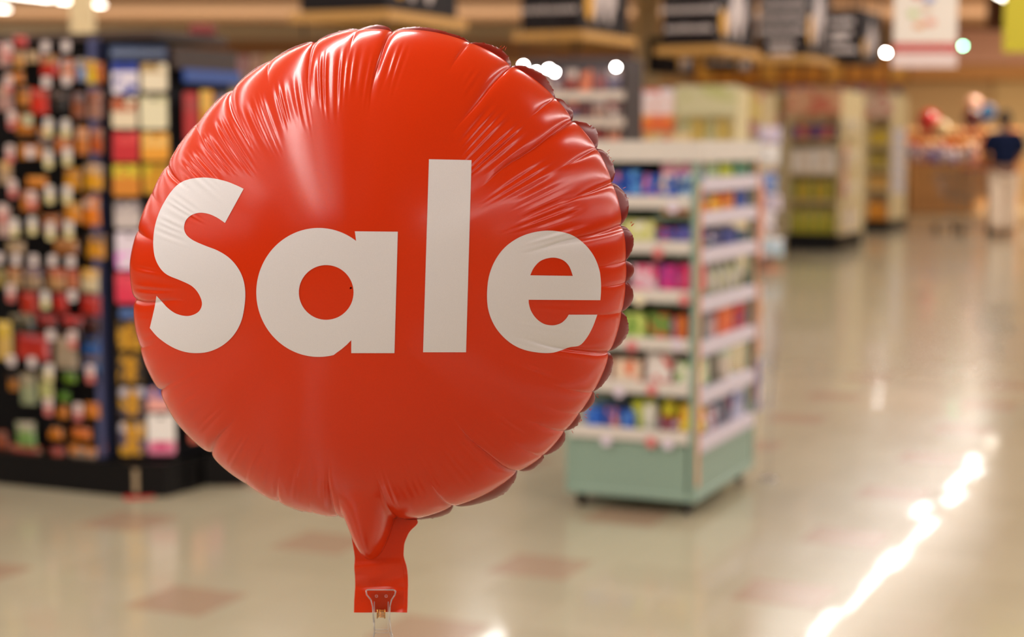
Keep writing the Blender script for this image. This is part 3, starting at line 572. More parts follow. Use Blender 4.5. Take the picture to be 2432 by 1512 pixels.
# hanging bags on the left rack: (x0,y0,x1,y1, colours, words)
FP = face; OR = (222, 132, 24); TAN = (186, 156, 124); RD = (196, 40, 24); BK = (28, 22, 22)
bags = [[(-6, 100, 30, 158, (214, 170, 160), (200, 120, 110), 'cream and pink'), (30, 84, 66, 112, RD, RD, 'small red'), (32, 118, 58, 160, (224, 160, 70), TAN, 'pale orange'), (60, 120, 92, 148, (206, 170, 120), TAN, 'tan'), (94, 128, 140, 182, RD, (176, 130, 70), 'red and gold'), (142, 138, 178, 192, (216, 120, 60), (196, 186, 190), 'orange and white'), (182, 136, 204, 192, (150, 170, 210), (190, 160, 120), 'pale blue'), (205, 140, 228, 198, (240, 200, 20), (224, 150, 60), 'bright yellow'), (229, 146, 246, 196, (224, 120, 40), (200, 100, 40), 'narrow orange')],
    [(12, 172, 60, 196, OR, OR, 'flat orange'), (-10, 200, 34, 262, (196, 150, 140), TAN, 'dusty pink'), (40, 204, 72, 250, (206, 130, 40), (140, 90, 50), 'brown and orange'), (70, 206, 116, 270, (222, 44, 20), (196, 60, 30), 'bright red'), (118, 208, 162, 262, BK, (120, 96, 80), 'black and grey'), (168, 214, 204, 280, (150, 84, 50), (110, 90, 90), 'brown striped'), (206, 212, 244, 282, (170, 120, 100), (150, 80, 50), 'rosy brown')],
    [(36, 264, 84, 318, OR, (180, 110, 40), 'deep orange'), (90, 300, 124, 350, (130, 110, 100), OR, 'grey brown'), (128, 322, 176, 362, (200, 110, 40), (190, 120, 80), 'rust orange'), (178, 298, 212, 366, (206, 120, 40), (206, 170, 140), 'orange with a pink top'), (214, 300, 244, 364, (200, 90, 20), (190, 130, 100), 'dark orange')],
    [(-6, 380, 30, 436, TAN, (220, 170, 90), 'pale tan'), (40, 340, 110, 376, (220, 140, 40), (190, 110, 50), 'wide orange'), (150, 396, 194, 450, (232, 160, 20), (180, 120, 50), 'amber'), (198, 386, 246, 450, (232, 164, 20), TAN, 'amber with a tan top')],
    [(60, 418, 116, 444, OR, (230, 150, 40), 'wide flat orange'), (46, 450, 94, 500, (220, 130, 40), (206, 140, 120), 'orange and rose'), (152, 478, 196, 528, (224, 140, 30), (206, 150, 60), 'light orange'), (198, 464, 240, 534, (236, 128, 10), (206, 170, 150), 'vivid orange with a pink top')],
    [(-10, 486, 28, 560, (206, 170, 160), TAN, 'pale rose'), (98, 508, 150, 548, (160, 80, 30), (180, 110, 50), 'rust'), (14, 572, 62, 602, TAN, (190, 160, 110), 'flat tan'), (124, 566, 190, 604, (150, 90, 40), (200, 140, 60), 'brown'), (204, 554, 252, 612, (222, 150, 24), (90, 70, 60), 'yellow and dark')],
    [(-14, 636, 14, 680, (150, 130, 60), (160, 140, 80), 'olive tan'), (17, 632, 52, 680, (200, 160, 110), (196, 110, 60), 'tan and orange'), (57, 630, 103, 684, (170, 140, 110), (110, 80, 110), 'tan and violet'), (112, 634, 157, 686, (190, 140, 90), (190, 80, 50), 'tan and red'), (159, 636, 188, 684, (206, 120, 80), (200, 90, 60), 'salmon'), (191, 636, 237, 692, (220, 200, 160), (230, 170, 60), 'white and yellow')],
    [(48, 690, 94, 742, (190, 44, 20), (200, 50, 24), 'left red'), (126, 696, 162, 738, (190, 30, 14), (180, 24, 14), 'middle red'), (190, 700, 242, 746, (180, 28, 14), (190, 36, 20), 'right red')],
    [(20, 744, 86, 786, (52, 48, 36), (130, 116, 80), 'black with pale lettering'), (88, 746, 140, 792, (60, 14, 12), (196, 36, 24), 'black and red'), (142, 748, 198, 796, (54, 12, 12), (186, 30, 20), 'wide black and red'), (202, 752, 242, 792, (50, 10, 12), (80, 14, 14), 'dark maroon')],
    [(-12, 758, 30, 852, (214, 176, 90), (220, 186, 40), 'tall yellow'), (34, 792, 124, 850, (186, 36, 20), (170, 20, 16), 'wide red'), (128, 796, 190, 872, (170, 150, 124), (176, 150, 120), 'big tan'), (194, 800, 240, 838, (20, 90, 170), BK, 'blue'), (196, 842, 242, 884, (30, 84, 140), (90, 60, 50), 'blue and brown')],
    [(20, 888, 44, 925, (190, 120, 30), BK, 'small gold'), (48, 884, 88, 958, (150, 160, 120), (160, 140, 110), 'grey green'), (92, 878, 128, 945, (190, 190, 120), (110, 90, 70), 'pale lime'), (150, 876, 184, 906, (110, 150, 30), BK, 'green'), (140, 928, 168, 952, (96, 150, 30), (60, 90, 30), 'small green')],
    [(134, 956, 164, 990, OR, BK, 'small orange'), (200, 956, 240, 990, (222, 130, 20), (200, 110, 30), 'orange'), (38, 1000, 88, 1056, (120, 160, 80), (176, 164, 140), 'white and green'), (114, 1010, 152, 1040, (222, 130, 20), BK, 'low orange'), (168, 1016, 220, 1040, (222, 120, 16), (190, 90, 20), 'long orange'), (232, 1036, 252, 1072, (200, 100, 20), (160, 70, 20), 'narrow rust'), (-12, 1022, 20, 1062, (160, 70, 24), (120, 60, 30), 'dark rust')],
    [(18, 1058, 104, 1098, (150, 110, 70), (160, 60, 40), 'red brown'), (120, 1062, 156, 1096, (190, 100, 70), (170, 60, 50), 'rose brown'), (158, 1060, 234, 1100, (150, 130, 110), (222, 130, 30), 'grey and orange')]]
ux = []
for r, row in enumerate(bags):
    for i, (x0, y0, x1, y1, a_, b_, nm) in enumerate(row):
        off = U * random.uniform(-.015, .02); Pp = face + off
        p0 = onplane(x0, y1, Pp, U); p1 = onplane(x1, y0, Pp, U); w = (p1 - p0).dot(V) * .9; h = (p1.z - p0.z) * .94; mid_ = (p0 + p1) / 2; a_ = tuple(int(q * .88) for q in a_); b_ = tuple(int(q * .85) for q in b_)
        o = pouch(w * .97, h, min(.035, w * .4)).build('snack_bag', pmat(a_, b_, None, .6, r + i, rough=.25), smooth=True)
        o.location = (mid_.x, mid_.y, p0.z); o.rotation_euler = (0, random.uniform(-.05, .05), GZ)
        tag(o, '%s snack bag, %s row of the black peg rack' % (nm, ORD[r]), 'snack bag', 'snack bags on the black peg rack')
tags = [(20, 122, 1), (108, 111, 0), (157, 110, 0), (110, 195, 0), (158, 190, 0), (20, 200, 1), (28, 285, 1), (66, 285, 3), (115, 302, 2), (156, 305, 2), (24, 365, 1), (72, 362, 0), (115, 378, 2), (160, 372, 2), (30, 448, 1), (76, 475, 1), (118, 462, 2), (160, 462, 2), (5, 505, 1), (35, 540, 2), (77, 536, 2), (120, 548, 2), (164, 545, 2), (-2, 612, 0), (38, 616, 0), (80, 617, 0), (125, 618, 0), (168, 621, 0), (26, 696, 1), (108, 712, 2), (172, 702, 0), (120, 796, 0), (172, 806, 1), (27, 856, 0), (76, 860, 0), (117, 884, 2), (215, 888, 1), (115, 966, 1), (186, 978, 1)]
tcol = {0: mat('white_tag', (214, 200, 196), rough=.5), 1: pmat((200, 110, 104), (222, 206, 200), None, .45, 90), 2: pmat((220, 206, 150), (216, 208, 210), None, .42, 91), 3: mat('pale_green_tag', (176, 190, 160), rough=.5)}
for x, y, k in tags:
    hh = 26 if k in (0, 3) else 44; Pp = face - U * .035; p = onplane(x, y, Pp, U); w = 24 / 600; h = hh / 600
    o = MB().prism([(-w / 2, -h / 2 + .006), (-w / 2 + .006, -h / 2), (w / 2 - .006, -h / 2), (w / 2, -h / 2 + .006), (w / 2, h / 2 - .006), (w / 2 - .006, h / 2), (-w / 2 + .006, h / 2), (-w / 2, h / 2 - .006)], -.001, .001).build('price_tag', tcol[k], rack)
    o.location = Matrix.Rotation(GA, 3, 'Z') @ (p - rack.location)
o = MB().box(-.012, .012, -.002, .0, .02, .12).build('plinth_clip', mat('beige_plastic', (160, 140, 110), rough=.5), rack); o.location = (.05, -.0, 0)
tg = MB().box(0, .12, 0, .05, 0, .006).build('floor_sticker', mat('red_paper', (190, 24, 18), rough=.5)); tg.location = fl(300, 1184) + Vector((0, -.02, 0)); tg.rotation_euler = (0, 0, math.radians(20)); tag(tg, 'small red strip lying on the floor in front of the black plinth', 'paper strip')
# ------------------------------------------------------------------ the green display cabinet
Zb = .055; K = fl(1652, 1196, Zb); K.z = 0; Kp = Vector((K.x, K.y, 0)); gd = empty('shelf_display', Kp, GZ)
tag(gd, 'sage green shelf display on black casters with stocked white edged shelves', 'display shelf')
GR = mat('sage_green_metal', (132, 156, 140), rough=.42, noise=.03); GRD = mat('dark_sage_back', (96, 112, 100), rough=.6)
w_ = -along(1343, Kp + Z * .1, V); l_ = along(1790, Kp + Z * .1, U)
zf = lambda py: CAMZ - (py - 335) / 611.0
TOPZ = zf(352)
MB().box(-w_, 0, 0, l_, Zb, .085, .004).build('chassis', GR, gd)
MB().box(-w_ + .006, -.04, .004, l_ - .004, .085, zf(1050)).build('base_panel', GR, gd)
MB().box(-w_ / 2 - .01, -w_ / 2 + .01, .02, l_ - .02, zf(1050), TOPZ).build('centre_board', GRD, gd) if False else None
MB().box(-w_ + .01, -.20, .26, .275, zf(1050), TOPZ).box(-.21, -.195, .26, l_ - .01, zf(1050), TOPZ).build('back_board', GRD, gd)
MB().box(-.0395, -.004, .03, l_ - .03, .085, .285).build('side_panel', GR, gd)
for x, y in ((-w_, 0), (-.03, 0), (-.03, l_ - .03), (-w_, l_ - .03)):
    MB().box(x, x + .03, y, y + .03, .085, TOPZ, .003).build('corner_post', GR, gd)
MB().box(-.0265, -.0035, -.004, 0, .30, 1.26, .001).build('orange_strip', mat('orange_strip', (214, 140, 96), rough=.5), gd) if False else None
MB().box(0, .004, .004, .028, .12, 1.28).build('orange_strip', mat('orange_strip', (216, 140, 92), rough=.5), gd)
MB().box(0, .004, l_ - .028, l_ - .004, .35, 1.38).build('orange_strip', mat('orange_strip', ()), gd)
MB().box(-w_ - .005, .005, -.005, l_ + .005, TOPZ - .045, TOPZ).build('top_shelf', GR, gd)
MB().box(-w_ - .006, .006, -.012, -.005, TOPZ - .05, TOPZ + .03).box(.005, .010, -.01, l_, TOPZ - .05, TOPZ + .03).build('top_ticket_rail', mat('white_ticket_rail', (206, 198, 188), rough=.5), gd)
WR = mat('white_ticket_rail', ())
for x, y in ((-w_ + .05, .05), (-.05, .05), (-.05, l_ - .05), (-w_ + .05, l_ - .05)):
    c = empty('caster', (0, 0, 0)); c.parent = gd; c.location = (x, y, 0)
    MB().lathe([(.010, -.012), (.024, -.011), (.026, 0), (.024, .011), (.010, .012)], (0, 0, .026), 14, 'x').build('wheel', BLK, c)
    MB().box(-.018, .018, -.018, .018, .045, Zb).build('bracket', BLK, c)
fshelf = [470, 575, 690, 805, 910, 1025]
for py in fshelf:
    z = zf(py); MB().box(-w_ + .03, -.03, .006, .26, z - .012, z).build('shelf', GR, gd)
    MB().box(-w_ + .02, -.03, -.012, .006, z - .036, z + .012, .002).build('ticket_rail', WR, gd)
rt = [(1598, 492, 0), (1563, 600, 1), (1625, 712, 1), (1518, 712, 2), (1500, 822, 1), (1608, 818, 0), (1548, 925, 1), (1440, 1046, 0), (1546, 1050, 1), (1586, 1054, 0), (1470, 930, 0)]
for x, y, k in rt:
    p = onplane(x, y, Kp - U * .016, U); lp = Matrix.Rotation(GA, 3, 'Z') @ (p - Kp)
    o = MB().lathe([(.022, -.001), (.022, .001)], (0, 0, 0), 18, 'y').build('shelf_talker', [mat('lilac_tag', (214, 200, 214), rough=.5), mat('pink_red_tag', (206, 110, 110), rough=.5), mat('cream_tag', (226, 214, 180), rough=.5)][k], gd, label=['lilac white round tag', 'pinkish red round tag', 'cream round tag'][k]); o.location = lp
BL = (20, 80, 176)
frows = [
    [(1400, 1432, 62, BL, (70, 140, 216), 'blue'), (1434, 1470, 60, BL, (220, 110, 140), 'blue and pink'), (1472, 1520, 66, (16, 66, 160), (90, 160, 226), 'tall blue left of centre'), (1522, 1568, 56, (20, 80, 180), (216, 120, 150), 'blue with pink print'), (1570, 1612, 58, (24, 84, 180), (230, 210, 200), 'blue with white print'), (1614, 1650, 58, (24, 88, 170), (190, 220, 230), 'blue with ice print')],
    [(1420, 1470, 40, (190, 180, 90), (220, 220, 200), 'olive'), (1476, 1556, 52, (206, 204, 120), (230, 226, 210), 'pale yellow wide'), (1560, 1600, 36, (70, 80, 160), (190, 50, 60), 'low violet and red'), (1602, 1646, 38, (80, 90, 170), (110, 60, 120), 'low violet')],
    [(1430, 1480, 60, (214, 150, 160), (240, 230, 230), 'rose'), (1500, 1560, 62, (222, 190, 200), (220, 70, 120), 'white and pink'), (1564, 1608, 64, (206, 40, 120), (110, 60, 150), 'magenta'), (1610, 1650, 66, (196, 30, 90), (222, 90, 140), 'deep magenta')],
    [(1400, 1450, 60, (206, 190, 60), (110, 150, 60), 'mustard'), (1480, 1534, 60, (196, 210, 110), (110, 150, 60), 'lime green'), (1540, 1592, 62, (110, 140, 60), (206, 70, 50), 'green and red'), (1604, 1634, 60, (200, 110, 40), (190, 50, 40), 'orange and red'), (1636, 1652, 56, (40, 110, 110), (60, 90, 90), 'narrow teal')],
    [(1400, 1450, 54, (222, 200, 190), (222, 120, 90), 'cream'), (1456, 1524, 54, (230, 206, 180), (226, 120, 80), 'white and orange'), (1534, 1594, 72, (226, 216, 210), (210, 60, 50), 'tall white with red top'), (1602, 1656, 54, (230, 224, 204), (150, 186, 110), 'white and pale green')],
    [(1390, 1432, 46, (30, 90, 190), (90, 150, 220), 'blue'), (1436, 1470, 48, (40, 80, 170), (206, 120, 90), 'blue and orange'), (1474, 1508, 46, (24, 84, 180), (110, 160, 220), 'sky blue')]]
zr = {}
for r, row in enumerate(frows):
    for i, (x0, x1, hp, a_, b_, nm) in enumerate(row):
        z = zf(fshelf[r]); Pp = Kp + U * .03 + Z * z; s0 = along(x0, Pp, V); s1 = along(x1, Pp, V); h = hp / 605
        mb, m = carton(a_, a_, b_, (s1 - s0) * .95, .15, h, .9, r * 7 + i)
        put(mb, m, 'carton', gd, ((s0 + s1) / 2, .03, z + .0005), '%s carton on the %s front shelf of the sage green display' % (nm, ORD[r]), 'carton', 'cartons on the front of the green display')
def put_bottle(root, p, w, h, bc, cc, label, group, name='bottle'):
    a_, b_ = bottle(w, h); r = empty(name, W2(root, p), root.rotation_euler.z); tag(r, label, 'bottle', group)
    a_.build('body', bc, r, smooth=True); b_.build('cap', cc, r, smooth=True); return r
z = zf(1025)
for x, w, h, bc, cc, nm in ((1516, .05, .14, pmat((190, 200, 60), (206, 210, 40), None), mat('green_cap', (60, 110, 40)), 'yellow green'), (1545, .062, .145, pmat((224, 220, 206), (190, 196, 60), None, .8), mat('olive_cap', (150, 150, 30)), 'white with an olive top'), (1591, .06, .15, pmat((206, 196, 20), (196, 186, 30), (214, 150, 60)), mat('yellow_cap', (206, 186, 20)), 'yellow')):
    put_bottle(gd, (along(x, Kp + U * .07 + Z * z, V), .07, z), w, h, bc, cc, '%s bottle on the lowest front shelf of the sage green display' % nm, 'bottles on the lowest front shelf')
mb, m = carton((226, 206, 20), (206, 196, 30), (226, 140, 60), .07, .1, .115, .8, 3); put(mb, m, 'carton', gd, (along(1634, Kp + U * .03 + Z * z, V), .03, z), 'bright yellow carton at the right end of the lowest front shelf', 'carton', 'cartons on the front of the green display')
# side shelves, facing the right
sz = [1.295, 1.165, 1.02, .83, .66, .47, .285]
def sidey(px): return along(px, Kp + Z * .8, U)
sprod = [[(.03, .16, .09, (206, 120, 160), (220, 200, 190), 'pink'), (.18, .36, .075, (160, 190, 150), (230, 220, 150), 'pale green'), (.38, .58, .08, (190, 200, 60), (90, 150, 110), 'lime'), (.60, .78, .08, (90, 150, 120), (110, 160, 130), 'mint green')],
    [(.04, .20, .075, (226, 120, 40), (240, 190, 30), 'orange and yellow'), (.22, .40, .075, (236, 180, 20), (226, 90, 40), 'golden'), (.42, .58, .08, (226, 140, 60), (200, 60, 50), 'orange'), (.60, .78, .10, (50, 80, 160), (140, 160, 220), 'blue')],
    [(.05, .22, .07, (40, 60, 120), (170, 60, 80), 'navy'), (.24, .42, .075, (36, 50, 110), (200, 190, 210), 'navy and white'), (.44, .62, .08, (30, 50, 130), (90, 110, 180), 'dark blue'), (.64, .78, .06, (60, 90, 120), (90, 120, 120), 'slate blue')], None,
    [(.04, .18, .11, (80, 44, 110), (190, 150, 190), 'purple'), (.20, .36, .10, (190, 150, 150), (90, 50, 110), 'rosy purple'), (.38, .60, .12, (226, 110, 40), (206, 60, 50), 'orange'), (.62, .78, .12, (200, 60, 60), (70, 70, 140), 'red')], None,
    [(.03, .18, .10, (120, 24, 40), (190, 170, 190), 'dark red'), (.20, .38, .10, (206, 200, 214), (130, 30, 50), 'white and maroon'), (.40, .58, .12, (40, 90, 110), (120, 40, 70), 'teal and maroon'), (.60, .78, .12, (190, 190, 214), (70, 80, 150), 'lilac')]]
for r, z in enumerate(sz):
    MB().box(-.19, -.03, .03, l_ - .03, z - .012, z).build('side_shelf', GR, gd)
    MB().box(-.03, .008, .03, l_ - .03, z - .04, z + .014, .002).build('side_ticket_rail', mat('lilac_white_rail', (204, 194, 204), rough=.5), gd)
    if sprod[r]:
        for i, (y0, y1, h, a_, b_, nm) in enumerate(sprod[r]):
            mb = MB().box(-.13, 0, -(y1 - y0) * .47, (y1 - y0) * .47, 0, h, .003); m = pmat(a_, a_, b_, .9, r * 5 + i + 40)
            put(mb, m, 'carton', gd, (-.034, (y0 + y1) / 2, z + .0005), '%s carton on the %s side shelf of the sage green display' % (nm, ORD[r]), 'carton', 'cartons on the side of the green display')
    elif r == 3:
        for i in range(7): put_bottle(gd, (-.07, .08 + i * .108, z), .06, .135, pmat((214, 208, 196), (196, 196, 180), (190, 190, 120), .7, i), mat('pale_cap', (220, 216, 204)), nth('slim off white bottle, fourth side shelf of green display', 'from front'), 'off white bottles on the fourth side shelf')
    else:
        put_bottle(gd, (-.07, .16, z), .095, .17, pmat((216, 212, 220), (206, 206, 214), None), mat('red_cap', (206, 40, 30)), 'white bottle with a red cap on the sixth side shelf', 'capped white bottles on the sixth side shelf')
        put_bottle(gd, (-.07, .50, z), .095, .19, pmat((220, 206, 190), (190, 206, 180), None), mat('green_cap2', (40, 140, 40)), 'pale bottle with a green cap on the sixth side shelf', 'capped white bottles on the sixth side shelf')
for i, (z0, z1, c_) in enumerate(((.95, 1.30, (214, 140, 110)), (.55, .85, (206, 150, 110)), (.30, .52, (96, 90, 150)))):
    o = hangcard(.07, z1 - z0).build('hanging_strip', pmat(c_, c_, (214, 200, 210), .9, i)); o.location = W2(gd, (.012, l_ + .02, z0)); o.rotation_euler = (0, 0, math.radians(66)); tag(o, ['salmon', 'light orange', 'violet'][i] + ' product strip clipped behind the rear edge of the green display', 'product strip', 'product strips behind the green display')
wr = MB().rod((0, 0, .0), (0, 0, .34), .004).rod((0, 0, .34), (.04, .06, .72), .004); wr.lathe([(.04, 0), (.04, .01)], n=12)
o = wr.build('wire_stand', mat('chrome', ())); o.location = W2(gd, (.06, l_ + .03, 0)); tag(o, 'thin chrome wire stand at the rear corner of the green display', 'stand')
# ------------------------------------------------------------------ gondola ends further back
def gondola(pl, pc_, ps, yb, yt, body, label, header=None, base=.2, rows=(), name='shelf_unit', basem=None, dep=None, rowsz=None):
    """px of front left / corner / side end, floor row, top row"""
    Kc = fl(pc_, yb); w = -along(pl, Kc, V); l = dep or along(ps, Kc, U); sc = FPX / (Kc.y + .0) ; zt = CAMZ + (335 - yt) / sc
    r = empty(name, Kc, GZ); tag(r, label, 'shelf'); bm_ = mat(body[0], body[1], rough=.5)
    MB().box(-w, 0, 0, l, 0, base).build('plinth', basem or BLK, r)
    MB().box(-w + .02, -.02, .30, .33, base, zt - .02).build('back_board', bm_, r)
    MB().box(-.03, 0, 0, l, base, zt - .02).build('side_board', bm_, r)
    MB().box(-w, -w + .03, 0, .33, base, zt - .02).build('side_board', bm_, r)
    if header: MB().box(-w - .02, .02, -.03, .0, zt - header[1], zt, .005).build('header_sign', pmat(header[0], header[0], header[2], .9, int(yt)), r)
    for (py, _) in rows:
        z = CAMZ + (335 - py) / sc; MB().box(-w + .03, -.03, 0, .30, z - .03, z).build('shelf', bm_, r)
    return r, w, l, sc, zt
def stock(r, w, z, n, h, cols, kind, lab0, cat, group, x0=0, x1=None):
    x1 = w if x1 is None else x1; bw = (x1 - x0 - .08) / n
    for i in range(n):
        x = -w + .04 + x0 + bw * (i + .5); c_ = cols[i % len(cols)]; label = '%s, %s' % (lab0, 'rightmost' if i == n - 1 else NTH[i] + ' from left')
        if kind == 'bottle':
            mb, cap = bottle(bw * .9, h); mb.v += []; k = len(mb.v); mb.add(cap.v, cap.f); m = pmat(c_[0], c_[1], None, .8)
            put(mb, m, 'bottle', r, (x, .10, z + .001), label, cat, group, smooth=True)
        else:
            hh = h * random.uniform(.85, 1.0); mb = MB().box(-bw * .46, bw * .46, 0, .16, 0, hh, .004)
            put(mb, pmat(c_[0], c_[0], c_[1], .9, i), 'carton', r, (x, .03, z + .001), label, cat, group)
BEI = ('beige_shelving', (206, 186, 140))
# the yellow endcap in the middle distance
g5, w5, l5, s5, t5 = gondola(1866, 1990, 2046, 596, 212, BEI, 'beige shelf end with peach header and black plinth at the far aisle', ((226, 172, 132), .34, (214, 120, 90)), .22, ((330, 0), (410, 0), (475, 0)))
zz = lambda py, sc: CAMZ + (335 - py) / sc
stock(g5, w5, zz(330, s5), 6, .20, [((60, 60, 140), (170, 60, 60)), ((220, 110, 50), (90, 60, 120)), ((120, 60, 90), (60, 50, 110))], 'box', 'small dark carton, top row of the peach topped shelf', 'carton', 'top row of the peach topped shelf')
stock(g5, w5, zz(410, s5), 5, .36, [((240, 232, 222), (228, 220, 208)), ((232, 214, 190), (240, 232, 226))], 'box', 'tall off white carton, second row of peach topped shelf', 'carton', 'second row of the peach topped shelf')
stock(g5, w5, zz(475, s5), 8, .30, [((150, 158, 70), (210, 180, 50)), ((200, 170, 50), (120, 130, 60)), ((214, 186, 60), (140, 140, 50))], 'bottle', 'olive gold bottle, third row of peach topped shelf', 'bottle', 'third row of the peach topped shelf')
stock(g5, w5, .22, 9, .36, [((160, 170, 66), (206, 180, 60)), ((206, 184, 60), (130, 140, 50))], 'bottle', 'tall olive yellow bottle, bottom row of peach topped shelf', 'bottle', 'bottom row of the peach topped shelf')
for nm, y0, y1, dy, c_, lab in (('hanging_strip', 340, 465, .02, (206, 70, 100), 'long pink strip hanging at the corner of the peach topped shelf'), ('info_card', 490, 552, .35, (220, 206, 200), 'white info card on the side of the peach topped shelf')):
    o = MB().box(-.004, .004, 0, .14 if dy > .1 else .10, 0, (y1 - y0) / s5, .002).build(nm, pmat(c_, c_, (214, 190, 190), .9, 5)); o.location = W2(g5, (.058, dy, zz(y1, s5))); o.rotation_euler = (0, 0, GZ); tag(o, lab, 'strip')
for k in range(4):
    for j in range(3):
        mb = MB().box(-.035, 0, 0, .28, 0, .22, .01); put(mb, pmat((204, 184, 140), (200, 186, 160), (180, 170, 150), .7, k + j), 'carton', g5, (.045, .06 + j * .32, .25 + k * .42), nth('pale carton, %s side shelf of the peach topped unit' % ORD[3 - k], 'from front'), 'carton', 'pale cartons on the side of the peach topped shelf')
    MB().box(0, .05, .02, min(l5, 1.1), .25 + k * .42 - .03, .25 + k * .42).build('side_shelf', mat('beige_shelving', ()), g5)
# second, farther endcap
g6, w6, l6, s6, t6 = gondola(2052, 2112, 2150, 550, 226, BEI, 'beige shelf end with red lettered header, farther and right of the peach topped one', ((214, 186, 160), .36, (190, 90, 80)), .18, ((345, 0), (400, 0), (450, 0)))
for py, c_ in ((345, ((190, 160, 40), (210, 180, 60))), (400, ((186, 160, 60), (150, 130, 50))), (450, ((214, 170, 90), (190, 140, 60)))):
    stock(g6, w6, zz(py, s6), 4, .26, [c_, c_[::-1]], 'box', 'ochre yellow carton, %s row of red lettered shelf' % {345: 'upper', 400: 'middle', 450: 'lower'}[py], 'carton', 'cartons on the red lettered shelf %d' % 0)
stock(g6, w6, .18, 4, .30, [((220, 150, 40), (200, 110, 40))], 'box', 'orange carton, bottom row of red lettered shelf', 'carton', 'bottom row of the red lettered shelf')
for i in range(6):
    o = hangcard(.20, .16).build('white_packet', pmat((222, 212, 210), (200, 196, 206), None, .5, i)); o.location = W2(g6, (.12, .02, zz(458, s6) + i * .175)); o.rotation_euler = (0, 0, GZ); tag(o, nth('white packet clipped beside the red lettered shelf', 'from below'), 'packet', 'white packets beside the red lettered shelf')
# shelf behind the green display, right side, with clipped packages
g7, w7, l7, s7, t7 = gondola(1706, 1800, 1838, 642, 218, ('pale_beige_shelving', (216, 196, 150)), 'cream shelf end with yellow and pink header just right of the green display', ((222, 196, 120), .33, (222, 140, 140)), .2, ((320, 0), (400, 0), (480, 0), (560, 0)), basem=mat('brown_plinth', (110, 84, 70), rough=.5))
for k, (py, c_) in enumerate(((320, ((206, 130, 130), (222, 170, 160))), (400, ((222, 186, 70), (230, 210, 150))), (480, ((206, 150, 60), (226, 200, 90))), (560, ((214, 190, 60), (230, 140, 60))))):
    stock(g7, w7, zz(py, s7), 4, .26, [c_, c_[::-1]], 'box', 'carton, %s row of cream shelf with pink header' % ORD[k], 'carton', '%s row of the cream shelf' % ORD[k])
hang = [(1800, 300, 1856, 340, (216, 200, 214), (150, 150, 200), 'lilac white'), (1804, 345, 1852, 392, (228, 224, 220), (220, 216, 214), 'round white'), (1806, 410, 1846, 460, (60, 110, 180), (200, 200, 220), 'blue'), (1812, 464, 1856, 500, (206, 190, 200), (150, 150, 190), 'pale grey'), (1800, 500, 1842, 556, (220, 210, 214), (100, 80, 90), 'white and dark'), (1808, 566, 1860, 608, (170, 196, 210), (214, 214, 220), 'ice blue')]
for i, (x0, y0, x1, y1, a_, b_, nm) in enumerate(hang):
    Yd = g7.location.y - .1; p0 = at(x0, y1, Yd); p1 = at(x1, y0, Yd); o = pouch(p1.x - p0.x, p1.z - p0.z, .08).build('hanging_package', pmat(a_, a_, b_, .9, i), smooth=True)
    o.location = ((p0.x + p1.x) / 2, Yd, p0.z); tag(o, '%s package in the column hanging right of the green display' % nm, 'package', 'packages hanging beside the cream shelf')
o = MB().rod((0, 0, 0), (0, 0, 1.65), .015).box(-.12, .12, -.12, .12, 0, .02).build('hanging_pole', mat('orange_pole', (206, 140, 110), rough=.5)); p = fl(1826, 640); o.location = (p.x + .0, g7.location.y + -.02, 0); tag(o, 'thin salmon coloured pole carrying the packages right of the green display', 'pole')
# pale shelving above the green display, farther back
K3 = fl(1742, 702)
g3, w3, l3, s3, t3 = gondola(1604, 1742, 1772, 702, 204, ('cream_shelving', (214, 200, 156)), 'wide cream shelf end seen above the green display', ((206, 200, 160), .28, (190, 190, 130)), .2, ((345, 0), (420, 0), (500, 0)))
for k, (py, n_, h_, c_, lab) in enumerate(((345, 6, .26, [((196, 190, 150), (120, 150, 70)), ((214, 190, 110), (190, 150, 50)), ((190, 160, 60), (206, 190, 140))], 'green cream and gold'), (420, 5, .24, [((206, 120, 140), (222, 180, 160)), ((190, 150, 60), (222, 190, 90))], 'pink and gold'), (500, 5, .24, [((206, 190, 130), (190, 160, 90))], 'straw coloured'))):
    stock(g3, w3, zz(py, s3), n_, h_, c_, 'box', '%s carton, %s row above the green display' % (lab, ORD[k]), 'carton', '%s row above the green display' % ORD[k])
# promotional stack
Y2 = 11.0; p = at(1600, 300, Y2); g2 = empty('promo_display', (p.x, Y2, 0), GZ); tag(g2, 'cardboard promo display with white and orange header right of the red balloon', 'display')
w2 = (at(1600, 300, Y2) - at(1476, 300, Y2)).length; z2 = lambda py: at(1540, py, Y2).z
MB().box(-w2, 0, 0, .35, 0, z2(318), .005).build('carton_body', mat('beige_cardboard', (206, 180, 130), rough=.7), g2)
MB().prism([(-w2, z2(272)), (-.0, z2(272)), (0, z2(218)), (-.03, z2(210)), (-w2 + .03, z2(210)), (-w2, z2(218))], -.02, 0).build('upper_sign', pmat((226, 204, 200), (224, 210, 212), (214, 120, 110), .7, 4), g2, label='pinkish white sign panel')
MB().box(-w2, 0, -.025, 0, z2(312), z2(272), .003).build('lower_sign', pmat((226, 120, 50), (226, 150, 60), (214, 100, 60), .7, 2), g2, label='orange sign panel')
for i in range(6):
    mb = MB().box(-.025, .025, 0, .05, 0, .07, .003); put(mb, pmat([(220, 170, 60), (214, 200, 150), (200, 90, 60)][i % 3], None, (230, 210, 160), .8, i), 'small_box', g2, (-w2 + .03 + i * .056, -.085, z2(345)), nth('little box on the ledge under the orange sign'), 'box', 'little boxes under the orange sign')
MB().box(-w2, 0, -.09, 0, z2(352), z2(345)).build('ledge', mat('beige_cardboard', ()), g2)
